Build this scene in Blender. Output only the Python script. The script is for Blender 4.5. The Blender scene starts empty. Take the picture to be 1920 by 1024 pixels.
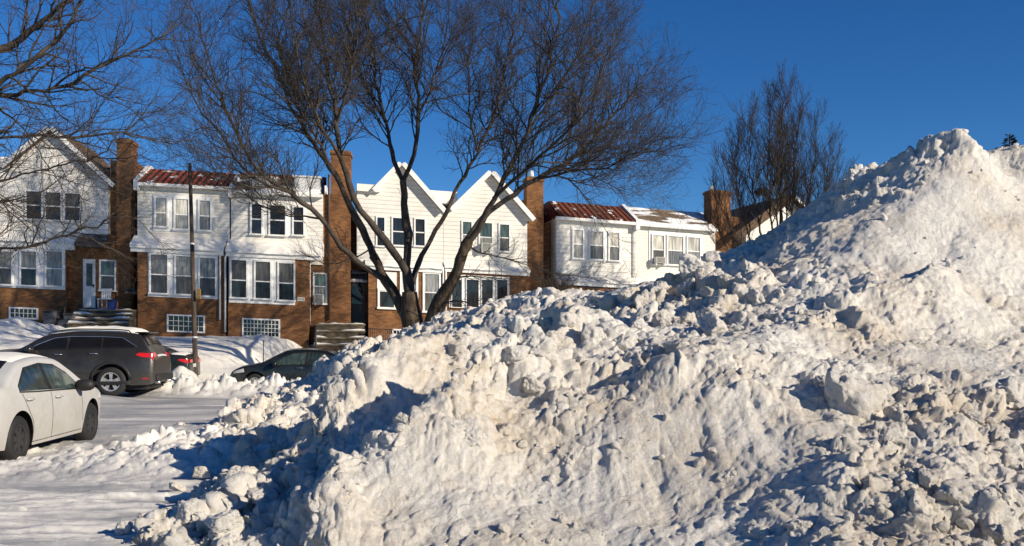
import bpy, bmesh, math, random
import numpy as np
from mathutils import Vector, Matrix
random.seed(7)
R = math.radians
S = bpy.context.scene
COL = S.collection
F, CX, HY, EYE = 1800.0, 960.0, 632.0, 1.7      # focal length, horizon of the photograph, eye height
def at(px, py, Y):                                # a point of the photograph at depth Y
    return Vector(((px - CX) / F * Y, Y, EYE - (py - HY) / F * Y))

# ------------------------------------------------------------------ noise
_rng = np.random.RandomState(11)
_P = _rng.permutation(256).astype(np.int64); _P = np.concatenate([_P, _P, _P])
_G = _rng.normal(size=(256, 3)); _G /= np.linalg.norm(_G, axis=1)[:, None]
def perlin(x, y, z=0.0):
    x, y, z = np.broadcast_arrays(np.asarray(x, float), np.asarray(y, float), np.asarray(z, float))
    xi, yi, zi = np.floor(x).astype(np.int64), np.floor(y).astype(np.int64), np.floor(z).astype(np.int64)
    xf, yf, zf = x - xi, y - yi, z - zi
    u, v, w = [t * t * t * (t * (t * 6 - 15) + 10) for t in (xf, yf, zf)]
    def g(dx, dy, dz):
        h = _P[(_P[(_P[(xi + dx) & 255] + yi + dy) & 255] + zi + dz) & 255]
        G = _G[h]
        return G[..., 0] * (xf - dx) + G[..., 1] * (yf - dy) + G[..., 2] * (zf - dz)
    def L(a, b, t): return a + t * (b - a)
    return L(L(L(g(0,0,0), g(1,0,0), u), L(g(0,1,0), g(1,1,0), u), v),
             L(L(g(0,0,1), g(1,0,1), u), L(g(0,1,1), g(1,1,1), u), v), w)
def fbm(x, y, z=0.0, o=4, gain=0.5):
    s, a, f = 0, 1.0, 1.0
    for i in range(o):
        s = s + a * perlin(x * f + 17.3 * i, y * f - 9.1 * i, z * f + 3.7 * i); a *= gain; f *= 2.03
    return s
def hash2(ix, iy, k):
    h = (ix * 73856093) ^ (iy * 19349663) ^ (k * 83492791 + 12345)
    h = (h ^ (h >> 13)) * 1274126177 & 0xffffffff
    h = (h ^ (h >> 16)) * 2246822519 & 0xffffffff
    return ((h ^ (h >> 15)) & 0xffffff) / float(0xffffff)
def clods(x, y, cell, prob, seed, hmul=0.8, flat=0.6):
    """height of a heap of angular lumps, the tallest lump wins"""
    u, v = x / cell, y / cell
    iu, iv = np.floor(u).astype(np.int64), np.floor(v).astype(np.int64)
    best = np.zeros_like(u)
    for dx in (-1, 0, 1):
        for dy in (-1, 0, 1):
            cx, cy = iu + dx, iv + dy
            h = lambda k: hash2(cx, cy, seed * 31 + k)
            px, py = cx + 0.15 + 0.7 * h(1), cy + 0.15 + 0.7 * h(2)
            r = 0.28 + 0.42 * h(3) ** 1.5
            a = h(4) * 6.283
            ex, ey = (u - px) / r, (v - py) / r
            c, s = np.cos(a), np.sin(a)
            fx, fy = ex * c + ey * s, -ex * s + ey * c
            fy = fy * (0.8 + 0.7 * h(8))
            rnd = fx * fx + fy * fy
            pol = np.maximum(np.maximum(np.abs(fx), np.abs(0.5 * fx + 0.87 * fy)), np.abs(0.5 * fx - 0.87 * fy)) ** 2
            d = np.sqrt(0.45 * rnd + 0.55 * pol)
            prof = np.clip((1 - d) / (1 - flat), 0, 1); prof = 1 - (1 - prof) ** 2
            tilt = 1 + 0.55 * (h(5) - 0.5) * fx + 0.7 * (h(6) - 0.5) * fy
            hh = r * cell * hmul * prof * tilt * (h(7) < prob)
            best = np.maximum(best, hh)
    return best
def hash3(a, b, c, k):
    h = (a * 73856093) ^ (b * 19349663) ^ (c * 83492791) ^ (k * 2654435761)
    h = ((h ^ (h >> 13)) * 1274126177) & 0xffffffff
    h = ((h ^ (h >> 16)) * 2246822519) & 0xffffffff
    return ((h ^ (h >> 15)) & 0xffffff) / float(0xffffff)
def broken(P, cell, seed, tilt=0.7):
    """fractured lumps: every solid cell gets its own level and lean, with a crack between neighbours"""
    q = P / cell; I = np.floor(q).astype(np.int64)
    f1 = np.full(len(P), 9.0); f2 = np.full(len(P), 9.0); C = np.zeros((len(P), 3)); ID = np.zeros((len(P), 3), np.int64)
    for dx in (-1, 0, 1):
        for dy in (-1, 0, 1):
            for dz in (-1, 0, 1):
                a, b, c = I[:, 0] + dx, I[:, 1] + dy, I[:, 2] + dz
                cx = np.stack([a + hash3(a, b, c, seed), b + hash3(a, b, c, seed + 1), c + hash3(a, b, c, seed + 2)], 1)
                d = ((q - cx) ** 2).sum(1); n = d < f1
                f2 = np.where(n, f1, np.minimum(f2, d)); f1 = np.where(n, d, f1); C[n] = cx[n]; ID[n, 0] = a[n]; ID[n, 1] = b[n]; ID[n, 2] = c[n]
    r = [hash3(ID[:, 0], ID[:, 1], ID[:, 2], seed + 5 + k) for k in range(4)]
    off = q - C; e = np.sqrt(f2) - np.sqrt(f1)
    lean = tilt * ((r[1] - .5) * off[:, 0] + (r[2] - .5) * off[:, 1] + (r[3] - .5) * off[:, 2]) * 2
    return ((r[0] - 0.5) + lean) * np.clip(e * 5, 0, 1) ** 0.7 - 0.35 * (1 - np.clip(e * 6, 0, 1))
def sm(a, b, t):
    t = np.clip((t - a) / (b - a), 0, 1); return t * t * (3 - 2 * t)

# ------------------------------------------------------------------ mesh helpers
def mesh_np(name, V, Fq, smooth=True):
    V = np.asarray(V, np.float32); Fq = np.asarray(Fq, np.int32)
    me = bpy.data.meshes.new(name)
    me.vertices.add(len(V)); me.vertices.foreach_set('co', V.ravel())
    n, k = Fq.shape
    me.loops.add(n * k); me.loops.foreach_set('vertex_index', Fq.ravel())
    me.polygons.add(n); me.polygons.foreach_set('loop_start', np.arange(0, n * k, k, dtype=np.int32))
    me.polygons.foreach_set('loop_total', np.full(n, k, np.int32))
    me.polygons.foreach_set('use_smooth', np.full(n, smooth))
    me.update(calc_edges=True); me.validate()
    return me
def grid_faces(ny, nx):
    i = np.arange(ny * nx).reshape(ny, nx)
    return np.stack([i[:-1, :-1], i[:-1, 1:], i[1:, 1:], i[1:, :-1]], -1).reshape(-1, 4)
def link(name, me, mat=None, parent=None):
    o = bpy.data.objects.new(name, me); COL.objects.link(o)
    if mat is not None and me is not None and not me.materials: me.materials.append(mat)
    if parent is not None: o.parent = parent
    return o
def tag(o, label=None, cat=None, group=None, kind=None):
    if label: o['label'] = label
    if cat: o['category'] = cat
    if group: o['group'] = group
    if kind: o['kind'] = kind
    return o
def thing(name, label, cat, loc=(0, 0, 0), rotz=0.0, group=None):
    o = bpy.data.objects.new(name, None); COL.objects.link(o)
    o.location = loc; o.rotation_euler = (0, 0, rotz); o.empty_display_size = 0.2
    return tag(o, label, cat, group)
class MB:
    def __init__(s, shear=0.0): s.v, s.f, s.g = [], [], shear
    def add(s, vs, fs):
        n = len(s.v); s.v += [tuple(p) for p in vs]; s.f += [tuple(i + n for i in f) for f in fs]
    def box(s, x0, x1, y0, y1, z0, z1):
        s.add([(x0,y0,z0),(x1,y0,z0),(x1,y1,z0),(x0,y1,z0),(x0,y0,z1),(x1,y0,z1),(x1,y1,z1),(x0,y1,z1)],
              [(0,3,2,1),(4,5,6,7),(0,1,5,4),(1,2,6,5),(2,3,7,6),(3,0,4,7)]); return s
    def prism(s, pts, y0, y1):                       # polygon in x,z extruded along y
        n = len(pts)
        s.add([(x, y0, z) for x, z in pts] + [(x, y1, z) for x, z in pts],
              [tuple(range(n)), tuple(range(2 * n - 1, n - 1, -1))] + [(i, i + n, (i + 1) % n + n, (i + 1) % n) for i in range(n)]); return s
    def prism_x(s, pts, x0, x1):                     # polygon in y,z extruded along x
        n = len(pts)
        s.add([(x0, y, z) for y, z in pts] + [(x1, y, z) for y, z in pts],
              [tuple(range(n)), tuple(range(2 * n - 1, n - 1, -1))] + [(i, i + n, (i + 1) % n + n, (i + 1) % n) for i in range(n)]); return s
    def tube(s, pts, rad, n=8, cap=True):
        pts = [Vector(p) for p in pts]
        if not hasattr(rad, '__len__'): rad = [rad] * len(pts)
        up = None; rings = []
        for i, p in enumerate(pts):
            t = (pts[min(i + 1, len(pts) - 1)] - pts[max(i - 1, 0)]).normalized()
            if up is None: up = Vector((0, 0, 1)) if abs(t.z) < .9 else Vector((1, 0, 0))
            a = t.cross(up).normalized(); b = a.cross(t).normalized(); up = b
            rings.append([p + (a * math.cos(q) + b * math.sin(q)) * rad[i] for q in [2 * math.pi * j / n for j in range(n)]])
        vs = [v for r in rings for v in r]; fs = []
        for i in range(len(pts) - 1):
            for j in range(n):
                k = (j + 1) % n; fs.append((i*n+j, i*n+k, (i+1)*n+k, (i+1)*n+j))
        if cap: fs += [tuple(range(n - 1, -1, -1)), tuple((len(pts)-1)*n + j for j in range(n))]
        s.add(vs, fs); return s
    def build(s, name, mat, parent=None, smooth=False, bevel=0.0):
        me = bpy.data.meshes.new(name)
        me.from_pydata([(x, y, z - s.g * x) for x, y, z in s.v], [], s.f); me.update()
        bm = bmesh.new(); bm.from_mesh(me)
        bmesh.ops.recalc_face_normals(bm, faces=bm.faces)
        if bevel: bmesh.ops.bevel(bm, geom=bm.edges[:], offset=bevel, segments=1, affect='EDGES')
        if smooth:
            for f in bm.faces: f.smooth = True
        bm.to_mesh(me); bm.free()
        return link(name, me, mat, parent)

# ------------------------------------------------------------------ materials
def newmat(name):
    m = bpy.data.materials.new(name); m.use_nodes = True
    nt = m.node_tree; b = nt.nodes['Principled BSDF']
    return m, nt, b
def N(nt, t, **kw):
    n = nt.nodes.new(t)
    for k, v in kw.items():
        if k in n.inputs.keys(): n.inputs[k].default_value = v
        else: setattr(n, k, v)
    return n
def ramp(nt, src, stops):
    r = N(nt, 'ShaderNodeValToRGB'); e = r.color_ramp.elements
    while len(e) < len(stops): e.new(0.5)
    for el, (p, c) in zip(e, stops):
        el.position = p; el.color = (*c, 1) if len(c) == 3 else c
    nt.links.new(src, r.inputs[0]); return r.outputs[0]
def noise_mat(name, c0, c1, scale=4.0, rough=0.8, bump=0.0, bscale=20.0, metal=0.0, lo=0.35, hi=0.65, spec=0.3, stretch=(1, 1, 1), detail=6, coat=0.0):
    m, nt, b = newmat(name)
    tc = N(nt, 'ShaderNodeTexCoord'); mp = N(nt, 'ShaderNodeMapping'); mp.inputs['Scale'].default_value = stretch
    nt.links.new(tc.outputs['Object'], mp.inputs[0])
    n = N(nt, 'ShaderNodeTexNoise', Scale=scale, Detail=detail); nt.links.new(mp.outputs[0], n.inputs['Vector'])
    nt.links.new(ramp(nt, n.outputs[0], [(lo, c0), (hi, c1)]), b.inputs['Base Color'])
    b.inputs['Roughness'].default_value = rough; b.inputs['Metallic'].default_value = metal
    b.inputs['Specular IOR Level'].default_value = spec
    b.inputs['Coat Weight'].default_value = coat; b.inputs['Coat Roughness'].default_value = 0.08
    if bump:
        n2 = N(nt, 'ShaderNodeTexNoise', Scale=bscale, Detail=5); nt.links.new(mp.outputs[0], n2.inputs['Vector'])
        bp = N(nt, 'ShaderNodeBump', Strength=bump, Distance=0.02); nt.links.new(n2.outputs[0], bp.inputs['Height'])
        nt.links.new(bp.outputs[0], b.inputs['Normal'])
    return m
def snow_mat(name, dirt, dirt_col=(0.60, 0.49, 0.35), base=(0.82, 0.80, 0.755), bump=0.5, packed=None):
    m, nt, b = newmat(name)
    tc = N(nt, 'ShaderNodeNewGeometry')
    n1 = N(nt, 'ShaderNodeTexNoise', Scale=0.55, Detail=7, Roughness=0.62); nt.links.new(tc.outputs['Position'], n1.inputs['Vector'])
    n2 = N(nt, 'ShaderNodeTexNoise', Scale=5.0, Detail=8, Roughness=0.7); nt.links.new(tc.outputs['Position'], n2.inputs['Vector'])
    n3 = N(nt, 'ShaderNodeTexNoise', Scale=60.0, Detail=4, Roughness=0.7); nt.links.new(tc.outputs['Position'], n3.inputs['Vector'])
    f1 = ramp(nt, n1.outputs[0], [(0.42, (0, 0, 0)), (0.68, (1, 1, 1))])
    f2 = ramp(nt, n2.outputs[0], [(0.40, (0, 0, 0)), (0.72, (1, 1, 1))])
    mul = N(nt, 'ShaderNodeMath', operation='MULTIPLY'); nt.links.new(f1, mul.inputs[0]); nt.links.new(f2, mul.inputs[1])
    ad = N(nt, 'ShaderNodeMath', operation='MULTIPLY_ADD'); nt.links.new(mul.outputs[0], ad.inputs[0]); ad.inputs[1].default_value = dirt; 
    ad2 = N(nt, 'ShaderNodeMath', operation='MULTIPLY'); nt.links.new(f1, ad2.inputs[0]); ad2.inputs[1].default_value = dirt * 0.45
    nt.links.new(ad2.outputs[0], ad.inputs[2])
    mx = N(nt, 'ShaderNodeMix', data_type='RGBA'); nt.links.new(ad.outputs[0], mx.inputs[0])
    mx.inputs[6].default_value = (*base, 1); mx.inputs[7].default_value = (*dirt_col, 1)
    # sparse grit
    g = ramp(nt, n3.outputs[0], [(0.66, (0, 0, 0)), (0.78, (1, 1, 1))])
    gm = N(nt, 'ShaderNodeMath', operation='MULTIPLY'); nt.links.new(g, gm.inputs[0]); gm.inputs[1].default_value = dirt * 0.45
    mx2 = N(nt, 'ShaderNodeMix', data_type='RGBA'); nt.links.new(gm.outputs[0], mx2.inputs[0])
    nt.links.new(mx.outputs[2], mx2.inputs[6]); mx2.inputs[7].default_value = (0.35, 0.28, 0.2, 1)
    last = mx2.outputs[2]
    n4 = N(nt, 'ShaderNodeTexNoise', Scale=14.0, Detail=8, Roughness=0.8); nt.links.new(tc.outputs['Position'], n4.inputs['Vector'])
    mo = N(nt, 'ShaderNodeMix', data_type='RGBA', blend_type='MULTIPLY'); mo.inputs[0].default_value = min(1.0, 0.25 + dirt)
    nt.links.new(last, mo.inputs[6]); nt.links.new(ramp(nt, n4.outputs[0], [(0.32, (0.76, 0.735, 0.69)), (0.5, (0.95, 0.94, 0.92)), (0.66, (1.07, 1.07, 1.08))]), mo.inputs[7]); last = mo.outputs[2]
    if packed:                                        # salted, driven-over snow of the lane
        at_ = N(nt, 'ShaderNodeAttribute', attribute_name='packed'); mx3 = N(nt, 'ShaderNodeMix', data_type='RGBA')
        nt.links.new(at_.outputs['Fac'], mx3.inputs[0]); nt.links.new(last, mx3.inputs[6]); mx3.inputs[7].default_value = (*packed, 1); last = mx3.outputs[2]
    nt.links.new(last, b.inputs['Base Color'])
    b.inputs['Roughness'].default_value = 0.75; b.inputs['Specular IOR Level'].default_value = 0.25
    nb = N(nt, 'ShaderNodeTexNoise', Scale=22.0, Detail=8, Roughness=0.78); nt.links.new(tc.outputs['Position'], nb.inputs['Vector'])
    bp = N(nt, 'ShaderNodeBump', Strength=bump, Distance=0.05); nt.links.new(nb.outputs[0], bp.inputs['Height'])
    nt.links.new(bp.outputs[0], b.inputs['Normal'])
    return m
def plain(name, c, rough=0.6, metal=0.0, spec=0.4, coat=0.0, emit=None):
    return noise_mat(name, tuple(v * 0.88 for v in c), tuple(min(1, v * 1.1) for v in c), 3.0, rough, 0, 20, metal, spec=spec, coat=coat)
M = {}
M['pile'] = snow_mat('pile_snow', 0.8, bump=0.9)
M['chunk'] = snow_mat('chunk_snow', 0.6, base=(0.82, 0.80, 0.765), bump=1.0)
M['snow'] = snow_mat('ground_snow', 0.22, (0.66, 0.62, 0.56), packed=(0.33, 0.335, 0.35))
M['roofsnow'] = snow_mat('roof_snow', 0.08, bump=0.2)

# ------------------------------------------------------------------ camera, sun, sky
cam = bpy.data.cameras.new('camera'); co = bpy.data.objects.new('camera', cam); COL.objects.link(co)
co.location = (0, 0, EYE); co.rotation_euler = (R(90), 0, 0)
cam.sensor_width = 36.0; cam.lens = 36.0 * F / 1920; cam.shift_y = (HY - 512) / 1920
cam.clip_end = 3000; cam.clip_start = 0.1
S.camera = co
SUN_EL, SUN_ROT = R(22), R(122)
sun = bpy.data.lights.new('sun', 'SUN'); so = bpy.data.objects.new('sun', sun); COL.objects.link(so)
sun.energy = 5.0; sun.angle = R(0.5); sun.color = (1.0, 0.88, 0.70)
d = Vector((math.sin(SUN_ROT) * math.cos(SUN_EL), math.cos(SUN_ROT) * math.cos(SUN_EL), math.sin(SUN_EL)))
so.rotation_euler = d.to_track_quat('Z', 'Y').to_euler(); so.location = (20, -20, 20)
w = bpy.data.worlds.new('World'); S.world = w; w.use_nodes = True
nt = w.node_tree; bg = nt.nodes['Background']
sky = N(nt, 'ShaderNodeTexSky'); sky.sky_type = 'NISHITA'; sky.sun_disc = False
sky.sun_elevation = SUN_EL; sky.sun_rotation = SUN_ROT; sky.altitude = 2500; sky.air_density = 1.0; sky.dust_density = 0.0; sky.ozone_density = 1.0
hs = N(nt, 'ShaderNodeHueSaturation', Saturation=1.35, Value=1.0, Hue=0.5); nt.links.new(sky.outputs[0], hs.inputs['Color'])
tb = N(nt, 'ShaderNodeMix', data_type='RGBA', blend_type='MULTIPLY'); tb.inputs[0].default_value = 1.0; tb.inputs[7].default_value = (0.62, 0.98, 1.35, 1)
nt.links.new(hs.outputs[0], tb.inputs[6]); nt.links.new(tb.outputs[2], bg.inputs[0]); bg.inputs[1].default_value = 0.064
S.view_settings.view_transform = 'Standard'; S.view_settings.look = 'None'
S.view_settings.exposure = 0.3; S.view_settings.gamma = 1.0
S.cycles.max_bounces = 5; S.cycles.diffuse_bounces = 3; S.cycles.use_denoising = True
# ------------------------------------------------------------------ the ground: packed snow road, verge and lawn bank in one sheet
def ground_h(x, y, fine=True):
    x = np.asarray(x, float); y = np.asarray(y, float)
    kerb = 32.5 + 0.16 * (x + 10)
    z = -0.03 * (x + 11) * sm(22, 31, y) * sm(-40, -11, x)
    bank = 1.28 * sm(kerb, kerb + 7.0, y) + 0.35 * sm(kerb + 5, kerb + 11.5, y)
    z = z + bank - 0.02 * np.maximum(y - 46, 0) * 0
    if not fine: return z
    m_road = 1 - sm(kerb - 2.5, kerb - 0.5, y)
    m_bank = sm(kerb - 0.5, kerb + 1.5, y)
    # drifted bank
    z = z + m_bank * (0.14 * fbm(x * 0.35, y * 0.5, 1.0, 4) + 0.03 * fbm(x * 2, y * 3, 2.0, 3))
    # mounds shovelled against the steps and house fronts on the left
    for mx, my, mr, mh in ((-20.8, 40.5, 1.7, 0.55), (-16.8, 40.0, 1.0, 0.5), (-10.6, 41.2, 0.9, 0.4), (-23.5, 41.5, 2.2, 0.45), (-6.0, 40.8, 1.2, 0.25), (-10.45, 30.4, .6, 0.75)):
        q = np.exp(-((x - mx) ** 2 + ((y - my) * 0.8) ** 2) / mr ** 2)
        z = z + mh * q * (1 + 0.5 * fbm(x * 1.5, y * 1.5, 4.0, 3))
    # path dug up to the wide steps
    z = z - 0.85 * sm(-10.6, -9.0, x - 0.12 * (y - 44)) * (1 - sm(-7.3, -6.0, x - 0.12 * (y - 44))) * sm(35.5, 38.5, y) * (1 - sm(44.6, 45.4, y)) * (0.8 + 0.2 * perlin(x * 2, y * 2, 5.0))
    # plough line by the far kerb, lumpy
    pc = 28.9 + 0.16 * (x + 10) + 0.35 * perlin(x * 0.4, 3.3, 0.5)
    pl = np.exp(-((y - pc) / 0.85) ** 2) * sm(-11.6, -10.2, x)
    z = z + pl * (0.36 + 0.2 * fbm(x * 1.2, y * 1.2, 7.0, 3)) + pl * clods(x, y, 0.42, 0.85, 3, 0.9) * 0.9 + pl * clods(x, y, 0.2, 0.9, 4, 0.9)
    lip = np.exp(-((y - 25.4 - 0.02 * x) / 0.8) ** 2) * (1 - sm(-11.2, -9.2, x))
    z = z + lip * 0.2
    # broken crust in the lane
    w1 = 0.5 * fbm(x * 0.5, y * 0.5, 9.0, 3)
    cr = np.exp(-((y - (16.5 + 1.9 * (x + 5.2)) - 2 * w1) / 3.0) ** 2) * sm(-9.5, -7.5, x) * (1 - sm(24, 26.5, y))
    cr = np.maximum(cr, 0.85 * np.exp(-((y - 13.6 - 0.35 * (x + 6) - w1) / 1.5) ** 2)) * (0.35 + 0.65 * sm(-6.6, -5.4, x))
    pm = sm(-0.05, 0.25, fbm(x * 0.9, y * 0.6, 12.0, 3) + 0.22)
    z = z + m_road * cr * pm * (clods(x, y * 0.9, 0.6, 0.7, 5, 0.5, 0.55) * 0.8 + clods(x, y, 0.27, 0.75, 6, 0.7) * 1.0 + clods(x, y, 0.12, 0.8, 16, 0.8))
    # tyre ruts along the lane
    for yr, dep in ((18.3, .05), (19.9, .06), (22.0, .05), (23.5, .06)):
        q = y - yr - 0.04 * (x + 8) - 0.35 * perlin(x * 0.22, yr, 0.7)
        z = z + m_road * sm(-16, -12, x) * dep * (1.1 * np.exp(-((np.abs(q) - 0.2) / 0.07) ** 2) * (0.6 + 1.2 * perlin(x * 1.1, yr * 3, 4.0)) - np.exp(-(q / 0.14) ** 2))
    # low berm that runs from the white car to the foot of the pile
    bc = 11.9 + 0.28 * (x + 6) + 0.25 * perlin(x * 0.7, 1.1, 0.2)
    be = np.exp(-((y - bc) / 0.75) ** 2)
    be = be * (0.45 + 0.55 * sm(-5.6, -4.2, x))
    z = z + be * (0.2 + 0.12 * fbm(x * 1.1, y * 1.1, 14.0, 4)) + be * clods(x, y, 0.4, 0.6, 8, 0.6) * 0.6 + be * clods(x, y, 0.16, 0.7, 18, 0.8) * 0.8
    # scraped, rutted lane with streaks along x
    xs = x + 0.22 * y
    near = (1 - sm(10.2, 11.4, y - 0.28 * (x + 6)))
    st = fbm(x * 0.35 + 0.1 * y, (y - 0.10 * x) * 5.0, 20.0, 4, 0.6)
    z = z + near * (0.085 * st + 0.03 * np.maximum(0, st - 0.1) + 0.018 * fbm(x * 4, y * 7, 21.0, 3)) + near * clods(x, y, 0.3, 0.25, 22, 0.35) * 0.35
    z = z + m_road * (0.008 * fbm(x * 0.8, y * 4, 25.0, 4) + 0.02 * fbm(x * 0.3, y * 0.3, 26.0, 2))
    z = z + m_road * (1 - near) * 0.006 * fbm(x * 9, y * 9, 27.0, 3)
    if fine == 'mask': return np.clip(m_road * (1 - np.clip(cr * pm * 1.2, 0, 1)) * (1 - 0.9 * be) * (1 - 0.9 * pl) * (0.72 + 0.9 * fbm(x * 0.5, y * 1.5, 60.0, 4)) * (1 - 0.85 * near * sm(0.0, 0.22, st)), 0, 1)
    return z
def build_ground():
    k = np.concatenate([np.linspace(-2.4, -0.62, 60)[:-1], np.arange(-0.62, 0.2, 0.0013), np.linspace(0.2, 2.4, 90)[1:]])
    Y = np.concatenate([np.exp(np.linspace(math.log(5.0), math.log(48), 720)), np.exp(np.linspace(math.log(48), math.log(2500), 40))[1:]])
    K, YY = np.meshgrid(k, Y); X = K * YY
    Z = ground_h(X, YY)
    V = np.stack([X, YY, Z], -1).reshape(-1, 3)
    n0 = len(V)
    Fq = grid_faces(len(Y), len(k))
    me = mesh_np('snowy_ground', V, Fq); at_ = me.attributes.new('packed', 'FLOAT', 'POINT')
    at_.data.foreach_set('value', ground_h(X, YY, 'mask').astype(np.float32).ravel())
    o = link('snowy_ground', me, M['snow']); tag(o, kind='structure')
    b = MB(); b.add([(-12, 5.0, 0), (12, 5.0, 0), (200, -150, 0), (-200, -150, 0)], [(3, 2, 1, 0)])
    tag(b.build('road_behind', M['snow']), kind='structure')
build_ground()

# ------------------------------------------------------------------ the snow pile
CP = [  # picture point and depth: crest lines, faces, feet
 (570,745,26.5),(612,692,26.2),(645,662,26),(700,650,25.5),(760,624,25),(830,594,24.5),(900,577,24),(960,562,23.5),(1020,550,23),(1090,550,22),(1140,556,20.5),
 (1200,535,18.5),(1240,528,18),(1300,524,17.2),(1350,530,16.7),(1405,522,15.9),(1440,490,15.6),(1480,452,15.7),(1540,426,15.8),
 (1560,372,19),(1600,325,19.5),(1660,306,20),(1720,302,20),(1760,300,20.5),
 (1590,410,15.7),(1650,376,15.9),(1720,324,16.2),(1765,280,16.4),(1798,238,16.5),(1820,256,16.5),(1850,300,16.6),(1885,308,16.8),(1920,292,16.8),(2000,280,16.8),(2150,290,17),(2400,330,16.5),(1800,330,19.5),(1860,330,19),(1930,330,19.5),
 (1800,360,15.4),(1900,370,15.7),(1700,400,15.0),(1600,440,14.7),(1700,450,14.2),(1850,450,14.4),(1920,450,14.6),(1500,500,13.9),(1600,500,13.3),(1700,500,13.4),(1800,500,13.6),(1900,500,13.9),
 (1500,600,11.7),(1400,600,12.3),(1300,620,12.3),(1200,620,13.2),(1100,620,14.8),(1000,600,18.5),(950,640,17),(1650,600,11.9),(1800,600,12.2),(1900,600,12.5),
 (850,640,19.5),(760,660,21.5),(680,700,21),(1050,670,13.5),(1150,660,12),(1420,568,12.8),(1450,520,13.8),(1320,562,13.9),(1220,560,15.8),(1120,590,17),
 (1000,735,10.2),(1100,722,9.6),(1200,702,9.3),(1280,692,9.1),(1350,684,9.1),(1450,690,9.4),(1520,690,9.7),
 (1000,965,7.5),(1100,955,7.55),(1200,945,7.6),(1300,925,7.75),(1400,865,8.05),(1460,820,8.35),(1530,755,8.85),
 (1100,840,8.4),(1250,820,8.4),(1000,850,8.6),
 (1350,1000,7.0),(1500,900,7.5),(1600,850,7.7),(1560,742,9.0),(1700,750,8.8),(1800,760,8.9),(1900,760,9.1),(1700,900,7.2),(1800,850,7.7),(1900,900,7.4),(1900,1020,6.4),(1700,1020,6.35),(1500,1020,6.35),(1700,690,10.2),(1800,690,10.4),(1900,700,10.4),(2200,900,7.5),(2200,700,10.8),(2200,500,14.2),
 (900,1010,7.1),(700,1015,7.2),(1100,1010,7.1),(1250,1010,6.9),(900,880,8.3),(800,830,9.2),(850,770,10.6),(760,790,11.2),
 (560,830,12.0),(640,790,12.5),(700,760,14),(800,710,15.5),(900,690,15),(600,745,19),(640,720,20),
 (480,930,9.6),(540,900,9.7),(620,880,9.4),(420,965,8.8),
 (335,1008,8.1),(400,925,10.5),(452,876,12.4),(520,810,17),(545,766,22.5),
]
def make_pile_fn():
    P = [at(*c) for c in CP]
    C = [(p.x, p.y, p.z) for p in P]
    # outside the foot the surface dives under the road
    for (x, y) in ((-2.9, 6.6), (-3.35, 8.4), (-4.05, 11), (-5.1, 14), (-5.9, 18), (-6.8, 24), (-7.1, 28)):
        C.append((x, y, -0.35)); C.append((x - 1.5, y, -1.0))
    for (x, y, z) in ((-5, 29.5, -0.3), (-2, 28.5, 0.6), (0, 27.5, 1.2), (2, 26.5, 1.4), (4, 24.5, 1.2), (6, 24, 2.0), (9, 24.5, 3.0), (14, 23, 3.5), (-4, 32, -1), (2, 31, -0.6), (8, 31, -0.5), (16, 30, 0), (24, 24, 2),
                      (-1, 6.2, -0.35), (1, 6.0, -0.3), (3, 5, 0.05), (-3, 6.3, -0.4), (5.5, 4.6, 0.1), (20, 14, 3), (16, 9, 1.2), (10, 6, 0.4)):
        C.append((x, y, z))
    C = np.array(C); n = len(C)
    def U(r2): return 0.5 * r2 * np.log(r2 + 1e-9)
    D = (C[:, None, 0] - C[None, :, 0]) ** 2 + (C[:, None, 1] - C[None, :, 1]) ** 2
    A = np.zeros((n + 3, n + 3)); A[:n, :n] = U(D) + np.eye(n) * 0.03
    A[:n, n] = 1; A[:n, n + 1] = C[:, 0]; A[:n, n + 2] = C[:, 1]; A[n:, :n] = A[:n, n:].T
    wv = np.linalg.solve(A, np.concatenate([C[:, 2], [0, 0, 0]]))
    def f(x, y):
        x = np.asarray(x, float); y = np.asarray(y, float); sh = x.shape
        x = x.ravel(); y = y.ravel(); out = wv[n] + wv[n + 1] * x + wv[n + 2] * y
        for i in range(n):
            out = out + wv[i] * U((x - C[i, 0]) ** 2 + (y - C[i, 1]) ** 2)
        return out.reshape(sh)
    return f
pile_base = make_pile_fn()
RIDGES = [  # crest polylines (picture point, depth), height and width: spurs that run down the flank
 ([(470,1015,7.9),(640,950,8.0),(790,868,8.5),(870,825,9.1),(960,768,9.9)], 0.7, 0.5),
 ([(450,945,9.4),(520,893,9.9),(620,850,10.6),(700,785,11.4),(815,735,12.0),(930,728,12.2)], 0.95, 0.6),
 ([(930,660,17),(1000,700,13.6),(1080,690,12.4)], 0.6, 0.6),
 ([(640,700,21),(760,690,17.5),(850,660,17)], 0.35, 0.6),
 ([(1480,610,11.4),(1600,560,12.2),(1720,480,12.8)], 0.18, 0.5),
]
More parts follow.
